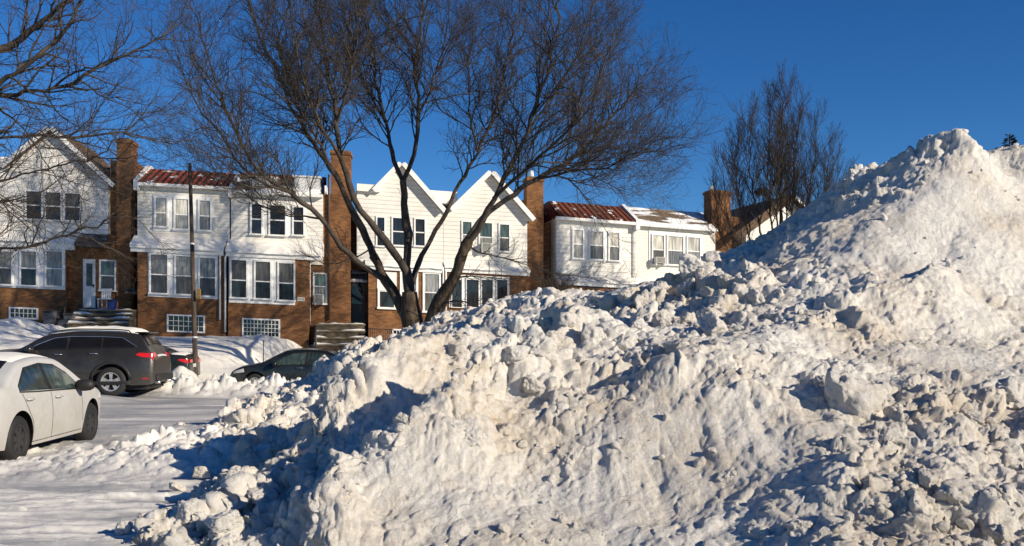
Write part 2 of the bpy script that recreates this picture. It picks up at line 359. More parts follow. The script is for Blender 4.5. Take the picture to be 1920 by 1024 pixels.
def ridge_h(x, y):
    out = np.zeros_like(x)
    lee = np.array([-math.sin(SUN_ROT), -math.cos(SUN_ROT)])
    for pts, hgt, wid in RIDGES:
        P = [at(*p) for p in pts]
        best = np.full_like(x, 1e9); side = np.zeros_like(x); tt = np.zeros_like(x)
        for i in range(len(P) - 1):
            a, b = P[i], P[i + 1]; ex, ey = b.x - a.x, b.y - a.y; l2 = ex * ex + ey * ey
            t = np.clip(((x - a.x) * ex + (y - a.y) * ey) / l2, 0, 1)
            dx, dy = x - a.x - t * ex, y - a.y - t * ey; dd = np.sqrt(dx * dx + dy * dy)
            s = dx * lee[0] + dy * lee[1]; c = dd < best
            best = np.where(c, dd, best); side = np.where(c, s, side); tt = np.where(c, (i + t) / (len(P) - 1), tt)
        wd = np.where(side > 0, wid * 0.45, wid * 1.2)
        hgt = hgt * sm(0.08, 0.6, tt)
        out += hgt * np.exp(-(best / wd) ** 2) - 0.5 * hgt * np.exp(-((best - wid * 1.2) / (wid * 0.8)) ** 2) * (side > 0)
    return out
def pile_regions(x, y):
    """where the surface is rubble and where it is scraped smooth, from picture-independent ground position"""
    rub = np.exp(-(((x - 2.6) / 2.3) ** 2 + ((y - 15.3) / 3.2) ** 2))
    rub = np.maximum(rub, 0.8 * np.exp(-(((x - 4.2) / 2.6) ** 2 + ((y - 6.8) / 1.4) ** 2)))
    rub = np.maximum(rub, 1.0 * sm(-0.4, -2.2, x + 0.08 * (y - 9)))
    rub = np.maximum(rub, 0.55 * np.exp(-(((x + 0.3) / 1.6) ** 2 + ((y - 11.5) / 3) ** 2)))
    rub = np.maximum(rub, 0.6 * np.exp(-((y - 20 - 0.1 * x) / 2.2) ** 2) * sm(5, 7, x))
    rub = np.maximum(rub, 0.45 * sm(19, 23, y))
    wall = np.exp(-(((x - 1.3) / 1.6) ** 2 + ((y - 8.4) / 0.8) ** 2))
    return rub * (1 - 0.8 * wall), wall
def pile_h(x, y, fine=True):
    w1, w2 = 0.35 * fbm(x * 0.6, y * 0.6, 31.0, 3), 0.35 * fbm(x * 0.6, y * 0.6, 37.0, 3)
    z = pile_base(x, y) + ridge_h(x + 0.6 * w1, y + 0.6 * w2)
    if not fine: return z
    rub, wall = pile_regions(x + w1, y + w2)
    # streaks that follow the fall line of the tipped loads
    u = (x * 0.72 - y * 0.69)
    z = z + 0.20 * fbm(x * 0.55, y * 0.55, 40.0, 3) * (1 - 0.4 * wall) + 0.07 * fbm(u * 1.6, (x + y) * 0.35, 43.0, 4)
    z = z + 0.05 * 0.6 * wall * (np.abs(perlin(x * 2.2, y * 0.5, 50.0)) - 0.25) + 0.025 * wall * fbm(x * 5, y * 1.2, 51.0, 3)
    z = z - 0.03 * wall * sm(0.13, 0.0, np.abs(perlin(x * 2.3 + 0.5 * w1, y * 0.45, 57.0))) - 0.012 * wall * sm(0.16, 0.0, np.abs(perlin(x * 5.5 + w2, y * 1.1, 58.0)))
    ys = y * 0.8
    c1 = clods(x + 0.3 * w1, ys + 0.3 * w2, 1.15, 0.55, 1, 0.75, 0.45)
    c2 = clods(x + 0.15 * w2, ys + 0.15 * w1, 0.55, 0.75, 2, 0.8, 0.5)
    c3 = clods(x, ys, 0.27, 0.8, 9, 0.85, 0.5); c4 = clods(x, ys, 0.13, 0.8, 10, 0.9, 0.5)
    pat = sm(-0.1, 0.35, fbm(x * 0.5, y * 0.5, 55.0, 3) + 0.05)
    z = z + c1 * sm(0.35, 0.8, rub) * (0.35 + 0.25 * sm(0, -2, x)) + c2 * (0.6 * rub ** 1.5 + 0.03 * pat) + c3 * (0.3 * rub + 0.05 * pat) + c4 * (0.15 * rub + 0.05 * pat) - 0.05 * rub
    return z
PILE_LO = None
def build_pile():
    k = np.concatenate([np.linspace(-0.95, -0.56, 40)[:-1], np.arange(-0.56, 0.57, 0.00125), np.linspace(0.57, 1.3, 230)])
    Y = np.exp(np.linspace(math.log(4.2), math.log(33), 980))
    K, YY = np.meshgrid(k, Y); X = K * YY
    Z = pile_h(X, YY)
    # push along the normal with solid noise: small overhangs and hollows
    P = np.stack([X, YY, Z], -1)
    def normals(P):
        du = np.gradient(P, axis=1); dv = np.gradient(P, axis=0)
        n = np.cross(du, dv); n /= np.linalg.norm(n, axis=-1, keepdims=True) + 1e-9
        return n
    n = normals(P)
    q = P
    rub, wall = pile_regions(X, YY)
    wx = 0.25 * perlin(q[..., 0] * 1.3, q[..., 1] * 1.3, q[..., 2] * 1.3); wy = 0.25 * perlin(q[..., 0] * 1.3 + 31, q[..., 1] * 1.3, q[..., 2] * 1.3)
    ax, ay, az = q[..., 0] + wx, q[..., 1] + wy, q[..., 2] + wx
    rg = sm(-0.25, 0.3, fbm(q[..., 0] * 0.45 + 7, q[..., 1] * 0.45, q[..., 2] * 0.45, 3)) * 0.75 + 0.25
    rg = np.maximum(rg, rub) * (1 - 0.6 * wall)
    rg = rg * (1 - 0.5 * sm(3.6, 5.0, X) * sm(9.2, 10.5, YY) * (1 - sm(15.5, 17, YY)))
    dsp = 0.07 * fbm(ax * 1.1, ay * 1.1, az * 1.1, 2)
    for i, (f, a) in enumerate(((1.5, 0.07), (3.2, 0.04), (6.7, 0.024), (13.5, 0.020), (27.0, 0.014))):
        p = perlin(ax * f + 5 * i, ay * f - 3 * i, az * f + 2 * i)
        bl = np.abs(p) * 2 - 0.45                       # rounded lumps parted by creases
        fc = np.abs(perlin(ax * f + 50, ay * f + 9 * i, az * f)) * -2.0 + 0.5   # sharp edges
        mixw = sm(-0.2, 0.2, perlin(ax * f * 0.4 + 80, ay * f * 0.4, az * f * 0.4))
        dsp = dsp + a * rg ** (1.3 if i < 2 else 0.8) * (bl * mixw + fc * (1 - mixw))
    keep0 = (P[..., 2] > ground_h(X, YY, False) - 0.5)
    dw = (P + np.stack([wx, wy, wx], -1) * 0.35)[keep0]
    br = 0.20 * broken(dw, 0.55, 3) * (rg[keep0] ** 2) + 0.10 * broken(dw, 0.26, 13) * rg[keep0] ** 1.3 + 0.036 * broken(dw, 0.115, 23) * (0.3 + 0.7 * rg[keep0])
    dsp[keep0] += br * (1 - 0.35 * wall[keep0])
    P = P + n * dsp[..., None]
    G = ground_h(X, YY, False)
    keep = (P[..., 2] > G - 0.12)
    ny, nx = keep.shape
    kq = keep[:-1, :-1] | keep[:-1, 1:] | keep[1:, 1:] | keep[1:, :-1]
    Fq = grid_faces(ny, nx)[kq.ravel()]
    used = np.zeros(ny * nx, bool); used[Fq.ravel()] = True
    idx = np.cumsum(used) - 1
    me = mesh_np('pile_surface', P.reshape(-1, 3)[used], idx[Fq])
    return me, P
PILE = thing('snow_pile', 'huge ploughed heap of lumpy dirty white snow filling the right foreground', 'snow pile', (2.0, 12.0, 0.0))
_me, PILE_P = build_pile()
_o = link('heap', _me, M['pile'], PILE); _o.matrix_parent_inverse = Matrix.Translation((-2.0, -12.0, 0))
_K0, _LY0, _LY1 = None, math.log(4.2), math.log(33)
def pile_z(x, y):
    return float(pile_h(np.array([x]), np.array([y]))[0])

# lumps of hard snow: convex facets with a worn skin
def chunk_mesh(seed, sub=5, rough=0.15):
    rs = np.random.RandomState(seed)
    bm = bmesh.new(); bmesh.ops.create_icosphere(bm, subdivisions=sub, radius=1.0)
    D = np.array([v.co[:] for v in bm.verts]); D /= np.linalg.norm(D, axis=1)[:, None]
    nrm = rs.normal(size=(13, 3)); nrm /= np.linalg.norm(nrm, axis=1)[:, None]
    h = rs.uniform(0.55, 1.0, 13)
    dots = D @ nrm.T
    rr = np.where(dots > 0.05, h[None] / np.maximum(dots, 0.05), 9)
    r = -np.log(np.exp(-26 * rr).sum(1)) / 26
    r = np.clip(r, 0.4, 1.25)
    V = D * r[:, None] * np.array([1.0, rs.uniform(.75, 1.0), rs.uniform(.6, .85)])
    o = seed * 3.1
    V = V + D * (rough * fbm(V[:, 0] * 2.2 + o, V[:, 1] * 2.2, V[:, 2] * 2.2, 4) + 0.06 * fbm(V[:, 0] * 6 + o, V[:, 1] * 6, V[:, 2] * 6, 4, 0.62) + 0.10 * broken(V + o, 0.42, 40 + seed) + 0.045 * broken(V + o, 0.19, 60 + seed))[:, None]
    for v, p in zip(bm.verts, V): v.co = p
    for f in bm.faces: f.smooth = True
    me = bpy.data.meshes.new('snow_lump'); bm.to_mesh(me); bm.free(); me.materials.append(M['chunk']); return me
CH = [chunk_mesh(s) for s in range(10)]

def hit(px, py, y0=5.5, y1=32):
    """first point of the heap along a line of sight"""
    Y = np.linspace(y0, y1, 500); X = (px - CX) / F * Y
    zz = EYE - (py - HY) / F * Y
    c = np.nonzero(pile_h(X, Y) >= zz)[0]
    return None if len(c) == 0 else Vector((X[c[0]], Y[c[0]], zz[c[0]]))
rc = random.Random(5)
def put_chunk(name, p, r, parent=None, sink=0.25, seed=None):
    o = link(name, CH[rc.randrange(len(CH)) if seed is None else seed])
    o.location = (p.x, p.y + 0.3 * r, p.z - sink * r)
    o.rotation_euler = (rc.uniform(-.5, .5), rc.uniform(-.5, .5), rc.uniform(0, 6.28))
    o.scale = (r * rc.uniform(.9, 1.25), r * rc.uniform(.85, 1.1), r * rc.uniform(.85, 1.15))
    if sink < 0: o.scale = (r * .9, r * .9, r * 1.35); o.rotation_euler = (0.2, -0.25, 0.4)
    if parent is not None:
        o.parent = parent; o.matrix_parent_inverse = Matrix.Translation(-parent.location)
    return o
BLOCKS = [(1345,615,42),(1210,570,30),(1252,604,25),(1303,502,34),(1342,492,28),(1410,512,34),(1392,548,28),(1332,548,24),(1182,548,24),(1152,592,30),(1112,628,34),(1072,602,24),(1162,645,28),(1078,560,34),
 (1132,562,24),(1232,540,24),(1290,540,24),(1262,578,18),(1372,525,18),(1225,640,26),(1290,600,22),(1195,610,20),(1330,590,20),(1420,560,22),(1450,590,24),(1275,655,30),(1110,575,18),(1165,520,16),(1385,600,20),
 (965,668,32),(905,668,36),(1012,652,34),(1047,642,28),(1077,680,26),(935,625,22),(985,610,20),(1030,605,18),(860,655,24),(1120,690,24),(1000,720,20),
 (1590,765,60),(1640,730,30),(1700,720,26),(1560,720,22),(1068,858,32),(742,832,42),(700,838,34),(792,778,34),(882,818,36),(946,806,28),(846,800,24),(760,790,24),
 (560,942,34),(602,938,32),(540,968,36),(492,928,28),(470,902,26),(422,978,30),(456,990,24),(400,930,24),(440,890,20),(520,870,22),(585,868,22),(380,985,24),(345,960,22),(350,1005,24),
 (1800,932,40),(1852,955,44),(1690,1000,44),(1640,960,34),(1560,1000,38),(1742,890,32),(1420,1003,28),(1900,872,30),(1480,930,20),(1367,893,24),(1500,985,24),(1600,900,22),(1880,1000,34),(1780,850,26),(1680,820,24),(1820,780,26),(1890,740,22),(1460,960,20),
 (1600,340,18),(1640,320,14),(1682,308,15),(1576,368,15),(1740,304,10),(1620,345,12),(660,668,18),(620,690,18),(700,655,14),(640,700,14),(760,630,12),(820,600,12),(880,583,14)]
for i, (px, py, rp) in enumerate(BLOCKS[:100]):
    p = hit(px, py)
    if p is None: continue
    put_chunk('snow_block', p, rp * p.y / F, PILE, 0.12 if rp < 50 else -0.15)
# crumbs that lie on the heap and about its foot: nobody could count them
def crumbs(name, pts, radii, mat, parent=None):
    base = []
    for s in range(6):
        bm = bmesh.new(); bmesh.ops.create_icosphere(bm, subdivisions=2, radius=1.0); rs = np.random.RandomState(90 + s)
        D = np.array([v.co[:] for v in bm.verts]); nn = rs.normal(size=(9, 3)); nn /= np.linalg.norm(nn, axis=1)[:, None]
        dots = D @ nn.T; rr = np.where(dots > .05, rs.uniform(.6, 1, 9)[None] / np.maximum(dots, .05), 9).min(1).clip(.45, 1.2)
        base.append(((D * rr[:, None]), np.array([[v.index for v in f.verts] for f in bm.faces]))); bm.free()
    rs = np.random.RandomState(3); VV = []; FF = []; n = 0
    for p, r in zip(pts, radii):
        B, f = base[rs.randint(6)]
        A = Matrix.Rotation(rs.uniform(0, 6.28), 3, Vector(rs.normal(size=3)).normalized())
        V = (B * np.array([1, rs.uniform(.6, 1), rs.uniform(.5, .9)]) * r) @ np.array(A).T + np.array(p)
        VV.append(V); FF.append(f + n); n += len(V)
    return link(name, mesh_np(name, np.concatenate(VV), np.concatenate(FF), False), mat, parent)
rs = np.random.RandomState(8)
ny, nx, _ = PILE_P.shape
cand = np.stack([rs.randint(60, ny - 20, 60000), rs.randint(60, nx - 60, 60000)], 1)
Q = PILE_P[cand[:, 0], cand[:, 1]]
rb, wl = pile_regions(Q[:, 0], Q[:, 1])
clump = sm(0.0, 0.4, fbm(Q[:, 0] * 0.9, Q[:, 1] * 0.9, 70.0, 3) + 0.1)
ok = (rs.rand(len(Q)) < (0.05 + 0.5 * rb ** 2) * clump) & (Q[:, 2] > ground_h(Q[:, 0], Q[:, 1], False) + 0.0)
Q = Q[ok][:4200]
rad = (0.012 + 0.05 * rs.rand(len(Q)) ** 3) * (0.6 + 0.05 * Q[:, 1])
tag(crumbs('snow_crumbs', Q + np.array([0, 0, 0.2]) * rad[:, None], rad, M['chunk'], PILE), kind='stuff').matrix_parent_inverse = Matrix.Translation((-2.0, -12.0, 0))
# loose lumps rolled clear of the foot
LOOSE = [(226,988,20,'tan block of hard snow lying alone on the lane, bottom left of the heap'),
 (284,990,17,'pale upright snow lump between the lone tan block and the heap foot'),
 (264,966,11,'small grey snow lump on the lane above the lone tan block'),
 (327,908,15,'round tan snow ball at the foot of the heap beside the ridge of white snow'),
 (378,888,19,'squat pale snow block where the white berm meets the heap'),
 (318,1000,22,'broad snow block half under the heap at its lower left foot')]
for px, py, rp, lab in LOOSE:
    Y = F * (EYE - 0.02) / (py + rp * 0.7 - HY); r = rp * Y / F; x = (px - CX) / F * Y
    o = put_chunk('snow_chunk', Vector((x, Y, float(ground_h(np.array([x]), np.array([Y]))[0]) + 0.62 * r)), r, None, 0.0)
    tag(o, lab, 'snow chunk', 'loose lumps of snow at the foot of the heap')
# ------------------------------------------------------------------ materials of the built things
def brick_mat():
    m, nt, b = newmat('brown_brick')
    tc = N(nt, 'ShaderNodeTexCoord'); mp = N(nt, 'ShaderNodeMapping'); mp.inputs['Rotation'].default_value = (R(90), 0, 0)
    nt.links.new(tc.outputs['Object'], mp.inputs[0])
    br = N(nt, 'ShaderNodeTexBrick'); nt.links.new(mp.outputs[0], br.inputs['Vector'])
    br.inputs['Scale'].default_value = 1.0; br.inputs['Brick Width'].default_value = 0.22; br.inputs['Row Height'].default_value = 0.075
    br.inputs['Mortar Size'].default_value = 0.009; br.inputs['Bias'].default_value = -0.1
    br.inputs['Color1'].default_value = (0.17, 0.075, 0.032, 1); br.inputs['Color2'].default_value = (0.33, 0.155, 0.065, 1); br.inputs['Mortar'].default_value = (0.17, 0.115, 0.075, 1)
    n = N(nt, 'ShaderNodeTexNoise', Scale=1.1, Detail=7, Roughness=0.65); nt.links.new(tc.outputs['Object'], n.inputs['Vector'])
    mx = N(nt, 'ShaderNodeMix', data_type='RGBA', blend_type='MULTIPLY'); mx.inputs[0].default_value = 1
    nt.links.new(br.outputs[0], mx.inputs[6]); nt.links.new(ramp(nt, n.outputs[0], [(0.3, (0.50, 0.48, 0.48)), (0.7, (1.15, 1.1, 1.0))]), mx.inputs[7])
    nt.links.new(mx.outputs[2], b.inputs['Base Color']); b.inputs['Roughness'].default_value = 0.85; b.inputs['Specular IOR Level'].default_value = 0.2
    bp = N(nt, 'ShaderNodeBump', Strength=0.5, Distance=0.01); nt.links.new(br.outputs[1], bp.inputs['Height']); bp.invert = True
    nt.links.new(bp.outputs[0], b.inputs['Normal']); return m
def siding_mat(name, c0, c1, pitch=0.2):
    m, nt, b = newmat(name)
    tc = N(nt, 'ShaderNodeTexCoord'); sp = N(nt, 'ShaderNodeSeparateXYZ'); nt.links.new(tc.outputs['Object'], sp.inputs[0])
    a = N(nt, 'ShaderNodeMath', operation='MULTIPLY_ADD'); nt.links.new(sp.outputs[0], a.inputs[0]); a.inputs[1].default_value = 0.04; nt.links.new(sp.outputs[2], a.inputs[2])
    dv = N(nt, 'ShaderNodeMath', operation='DIVIDE'); nt.links.new(a.outputs[0], dv.inputs[0]); dv.inputs[1].default_value = pitch
    fr = N(nt, 'ShaderNodeMath', operation='FRACT'); nt.links.new(dv.outputs[0], fr.inputs[0])
    n = N(nt, 'ShaderNodeTexNoise', Scale=1.6, Detail=6, Roughness=0.7); nt.links.new(tc.outputs['Object'], n.inputs['Vector'])
    col = ramp(nt, n.outputs[0], [(0.3, c0), (0.7, c1)])
    sh = ramp(nt, fr.outputs[0], [(0.0, (0.55, 0.55, 0.57)), (0.09, (0.6, 0.6, 0.62)), (0.13, (1, 1, 1))])   # darker line along each lap joint
    mx = N(nt, 'ShaderNodeMix', data_type='RGBA', blend_type='MULTIPLY'); mx.inputs[0].default_value = 0.7
    nt.links.new(col, mx.inputs[6]); nt.links.new(sh, mx.inputs[7]); nt.links.new(mx.outputs[2], b.inputs['Base Color'])
    b.inputs['Roughness'].default_value = 0.6; b.inputs['Specular IOR Level'].default_value = 0.25
    bp = N(nt, 'ShaderNodeBump', Strength=0.8, Distance=0.03); nt.links.new(fr.outputs[0], bp.inputs['Height']); bp.invert = True
    nt.links.new(bp.outputs[0], b.inputs['Normal']); return m
def roof_mat(name, c0, c1, snow_lo, snow_hi, ribs=0.0, sscale=1.2, stretch=(1, 1, 1)):
    m, nt, b = newmat(name)
    tc = N(nt, 'ShaderNodeTexCoord'); sp = N(nt, 'ShaderNodeSeparateXYZ'); nt.links.new(tc.outputs['Object'], sp.inputs[0])
    n = N(nt, 'ShaderNodeTexNoise', Scale=5.0, Detail=7, Roughness=0.7); nt.links.new(tc.outputs['Object'], n.inputs['Vector'])
    col = ramp(nt, n.outputs[0], [(0.3, c0), (0.7, c1)])
    mp = N(nt, 'ShaderNodeMapping'); mp.inputs['Scale'].default_value = stretch; nt.links.new(tc.outputs['Object'], mp.inputs[0])
    s = N(nt, 'ShaderNodeTexNoise', Scale=sscale, Detail=5, Roughness=0.6); nt.links.new(mp.outputs[0], s.inputs['Vector'])
    f = ramp(nt, s.outputs[0], [(snow_lo, (0, 0, 0)), (snow_hi, (1, 1, 1))])
    mx = N(nt, 'ShaderNodeMix', data_type='RGBA'); nt.links.new(f, mx.inputs[0]); nt.links.new(col, mx.inputs[6]); mx.inputs[7].default_value = (0.85, 0.85, 0.85, 1)
    nt.links.new(mx.outputs[2], b.inputs['Base Color']); b.inputs['Roughness'].default_value = 0.7; b.inputs['Specular IOR Level'].default_value = 0.2
    hgt = f
    if ribs:
        q = N(nt, 'ShaderNodeMath', operation='MULTIPLY'); nt.links.new(sp.outputs[0], q.inputs[0]); q.inputs[1].default_value = 2 * math.pi / ribs
        si = N(nt, 'ShaderNodeMath', operation='SINE'); nt.links.new(q.outputs[0], si.inputs[0])
        bp0 = N(nt, 'ShaderNodeBump', Strength=0.8, Distance=0.06); nt.links.new(si.outputs[0], bp0.inputs['Height'])
    bp = N(nt, 'ShaderNodeBump', Strength=0.8, Distance=0.05); nt.links.new(hgt, bp.inputs['Height'])
    if ribs: nt.links.new(bp0.outputs[0], bp.inputs['Normal'])
    nt.links.new(bp.outputs[0], b.inputs['Normal']); return m
def glass_mat(name, c, rough=0.04, curtain=None):
    m, nt, b = newmat(name)
    tc = N(nt, 'ShaderNodeTexCoord'); mp = N(nt, 'ShaderNodeMapping'); mp.inputs['Scale'].default_value = (6, 6, 0.7)
    nt.links.new(tc.outputs['Object'], mp.inputs[0])
    n = N(nt, 'ShaderNodeTexNoise', Scale=2.0, Detail=4); nt.links.new(mp.outputs[0], n.inputs['Vector'])
    nt.links.new(ramp(nt, n.outputs[0], [(0.35, tuple(v * 0.6 for v in c)), (0.65, tuple(v * 1.35 for v in c))]), b.inputs['Base Color'])
    cr = b.inputs['Base Color'].links[0].from_socket; oi = N(nt, 'ShaderNodeObjectInfo'); mx = N(nt, 'ShaderNodeMix', data_type='RGBA', blend_type='MULTIPLY'); mx.inputs[0].default_value = 1.0
    nt.links.new(cr, mx.inputs[6]); nt.links.new(ramp(nt, oi.outputs['Random'], [(0.0, (0.55, 0.56, 0.6)), (1.0, (1.35, 1.3, 1.2))]), mx.inputs[7]); nt.links.new(mx.outputs[2], b.inputs['Base Color'])
    b.inputs['Roughness'].default_value = rough; b.inputs['Specular IOR Level'].default_value = 0.55
    return m
M['brick'] = brick_mat()
M['siding'] = siding_mat('white_siding', (0.64, 0.62, 0.57), (0.79, 0.77, 0.72))
M['siding_cream'] = siding_mat('cream_siding', (0.67, 0.64, 0.57), (0.80, 0.77, 0.69), 0.14)
M['trim'] = noise_mat('white_trim', (0.70, 0.70, 0.69), (0.84, 0.84, 0.82), 3.0, 0.55)
M['greytrim'] = noise_mat('grey_trim', (0.45, 0.46, 0.47), (0.6, 0.61, 0.62), 3.0, 0.6)
M['redroof'] = roof_mat('red_tile_roof', (0.11, 0.025, 0.014), (0.26, 0.055, 0.025), 0.60, 0.64, 0.3, 1.6)
M['rustroof'] = roof_mat('rusty_tile_roof', (0.075, 0.025, 0.014), (0.19, 0.058, 0.028), 0.60, 0.63, 0.3, 1.5)
M['brownroof'] = roof_mat('brown_snowy_roof', (0.10, 0.07, 0.045), (0.22, 0.16, 0.10), 0.455, 0.50, 0, 0.9, (0.35, 1, 1))
M['darkroof'] = roof_mat('dark_shingle_roof', (0.05, 0.042, 0.036), (0.12, 0.10, 0.085), 0.5, 0.56, 0, 0.8, (0.4, 1, 1))
M['shingle'] = noise_mat('brown_shingle', (0.07, 0.045, 0.03), (0.16, 0.10, 0.065), 8.0, 0.85, 0.4, 30)
M['glass'] = glass_mat('dark_window_glass', (0.022, 0.026, 0.030))
M['curtain'] = glass_mat('curtained_glass', (0.22, 0.23, 0.23), 0.15)
M['shade'] = glass_mat('window_shade', (0.50, 0.50, 0.47), 0.2)
M['screen'] = glass_mat('window_screen', (0.075, 0.078, 0.08), 0.3)
M['tealglass'] = glass_mat('teal_glass', (0.10, 0.16, 0.16), 0.1)
M['stone'] = noise_mat('worn_stone', (0.10, 0.08, 0.055), (0.22, 0.18, 0.125), 3.0, 0.9, 0.6, 12)
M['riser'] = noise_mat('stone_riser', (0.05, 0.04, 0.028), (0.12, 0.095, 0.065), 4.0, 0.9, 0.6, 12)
M['bark'] = noise_mat('bark', (0.028, 0.020, 0.014), (0.11, 0.08, 0.054), 9.0, 0.9, 1.0, 14, stretch=(1, 1, 0.25))
M['twig'] = noise_mat('twig_bark', (0.032, 0.026, 0.021), (0.075, 0.059, 0.047), 3.0, 0.85)
M['polewood'] = noise_mat('pole_wood', (0.045, 0.032, 0.025), (0.10, 0.075, 0.058), 5.0, 0.9, 0.6, 30, stretch=(4, 4, 0.4))
M['black'] = plain('black_rubber', (0.018, 0.018, 0.019), 0.7)
M['blackmetal'] = plain('black_iron', (0.02, 0.02, 0.022), 0.5)
M['door'] = plain('dark_storm_door', (0.05, 0.055, 0.062), 0.35)
M['downpipe'] = plain('white_downpipe', (0.68, 0.68, 0.67), 0.5)
M['darkpipe'] = plain('dark_downpipe', (0.05, 0.03, 0.022), 0.5)
M['acbody'] = plain('air_conditioner_shell', (0.60, 0.59, 0.55), 0.5)
M['acgrille'] = plain('air_conditioner_grille', (0.16, 0.16, 0.15), 0.6)
M['yellow'] = plain('yellow_tag', (0.22, 0.13, 0.03), 0.6)
M['greybin'] = plain('grey_bin', (0.09, 0.095, 0.10), 0.5)
M['bluebin'] = plain('blue_bin', (0.03, 0.06, 0.22), 0.5)
M['evergreen'] = noise_mat('evergreen', (0.012, 0.022, 0.012), (0.04, 0.06, 0.03), 5.0, 0.8)
M['terracotta'] = plain('orange_wood', (0.42, 0.19, 0.08), 0.8)
# ------------------------------------------------------------------ the row of houses
G = 0.04                                             # the street drops to the right, courses follow it
class Row:
    def __init__(s, px0, Y0, deg, zb):
        s.o = at(px0, HY, Y0); s.o.z = zb; s.t = R(deg); s.c, s.s = math.cos(s.t), math.sin(s.t)
    def x(s, px):                                    # metres along the front of the row
        k = (px - CX) / F
        return (k * s.o.y - s.o.x) / (s.c - k * s.s)
    def xz(s, px, py):
        x = s.x(px); Y = s.o.y + x * s.s
        return x, EYE - (py - HY) / F * Y - s.o.z + G * x
ROW_A = Row(435, 45.0, 5, 1.6)
ROW_B = Row(668, 45.8, 10, 1.25)
ROW_C = Row(1040, 47.6, 15, 0.85)

class House:
    def __init__(s, row, name, label, px0, px1, cat='row house'):
        s.r = row; s.x0 = row.x(px0); s.w = row.x(px1) - s.x0
        loc = (row.o.x + s.x0 * row.c, row.o.y + s.x0 * row.s, row.o.z - G * s.x0)
        s.o = thing(name, label, cat, loc, row.t, 'white and brick row houses along the street')
    def X(s, px): return s.r.x(px) - s.x0
    def Z(s, px, py):
        return s.r.xz(px, py)[1]
    def P(s, px, py): return (s.X(px), s.Z(px, py))
    def rect(s, x0, y0, x1, y1):                     # picture rectangle on the front -> local x0,x1,z0,z1
        xm = 0.5 * (x0 + x1); return s.X(x0), s.X(x1), s.Z(xm, y1), s.Z(xm, y0)
    def mb(s): return MB(G)
    def window(s, rc, y, up='glass', lo='glass', split=0.5, fw=0.07, pr=0.05, ac=False, fm='trim', name='window'):
        x0, x1, z0, z1 = s.rect(*rc); m = s.mb(); zs = z0 + (z1 - z0) * (1 - split)
        yf, yb = y - pr, y + 0.02
        for a, b_, c, d_ in ((x0 - fw, x0, z0, z1), (x1, x1 + fw, z0, z1), (x0 - fw, x1 + fw, z1, z1 + fw)): m.box(a, b_, yf, yb, c, d_)
        m.box(x0 - fw - 0.03, x1 + fw + 0.03, yf - 0.05, yb, z0 - fw, z0)       # sill
        m.box(x0 + 0.002, x1 - 0.002, y - 0.02, y + 0.02, zs - 0.025, zs + 0.025)
        f = m.build(name, M[fm], s.o)
        s.mb().box(x0, x1, y - 0.004, y + 0.018, zs + 0.025, z1).build('pane', M[up], f)
        s.mb().box(x0, x1, y - 0.012, y + 0.017, z0, zs - 0.025).build('pane', M[lo], f)
        return f
    def trio_frame(s, rc, y, pr=0.035):               # the white boarding that joins a set of windows
        x0, x1, z0, z1 = s.rect(*rc); return s.mb().box(x0, x1, y - pr, y + 0.01, z0, z1).build('window_surround', M['trim'], s.o)
    def grille_window(s, rc, y, nx, nz):
        x0, x1, z0, z1 = s.rect(*rc); m = s.mb(); fw = 0.07
        for a, b_, c, d_ in ((x0 - fw, x0, z0 - fw, z1 + fw), (x1, x1 + fw, z0 - fw, z1 + fw), (x0, x1, z1, z1 + fw), (x0, x1, z0 - fw, z0)): m.box(a, b_, y - 0.05, y + 0.02, c, d_)
        f = m.build('basement_window', M['trim'], s.o)
        s.mb().box(x0, x1, y - 0.01, y + 0.015, z0, z1).build('pane', M['glass'], f)
        g = s.mb()
        for i in range(1, nx):
            x = x0 + (x1 - x0) * i / nx; g.box(x - 0.012, x + 0.012, y - 0.035, y - 0.015, z0, z1)
        for i in range(1, nz):
            z = z0 + (z1 - z0) * i / nz; g.box(x0, x1, y - 0.046, y - 0.036, z - 0.012, z + 0.012)
        g.build('grille', M['trim'], f)
    def pipe(s, px, y0, y1, y, mat='downpipe', r=0.045):
        x = s.X(px); z1, z0 = s.Z(px, y0), s.Z(px, y1)
        s.mb().tube([(x, y - r - 0.02, z0), (x, y - r - 0.02, z1 - 0.15), (x, y - r + 0.06, z1)], r, 8).build('downspout', M[mat], s.o, True)
    def ac_unit(s, rc, y, label):
        x0, x1, z0, z1 = s.rect(*rc); p = s.o.location
        xm = 0.5 * (x0 + x1); w_ = x1 - x0; h = z1 - z0
        wl = Vector((p.x + xm * s.r.c + (-(y - 0.05)) * s.r.s, p.y + xm * s.r.s + (y - 0.05) * s.r.c, p.z + z0 - G * xm))
        t = thing('air_conditioner', label, 'air conditioner', wl, s.r.t, 'window air conditioners')
        MB().box(-w_/2, w_/2, -0.3, 0.03, 0, h).build('casing', M['acbody'], t, bevel=0.012)
        m = MB(); n = 7
        for i in range(n):
            z = h * (0.12 + 0.76 * i / (n - 1)); m.box(-w_/2 + 0.05, w_/2 - 0.05, -0.315, -0.3, z - h * 0.035, z + h * 0.035)
        m.build('grille', M['acgrille'], t)
        m = MB(); m.box(-w_/2 + 0.02, -w_/2 + 0.06, -0.25, 0, -0.12, -0.002); m.box(w_/2 - 0.06, w_/2 - 0.02, -0.25, 0, -0.12, -0.002); m.build('bracket', M['trim'], t)

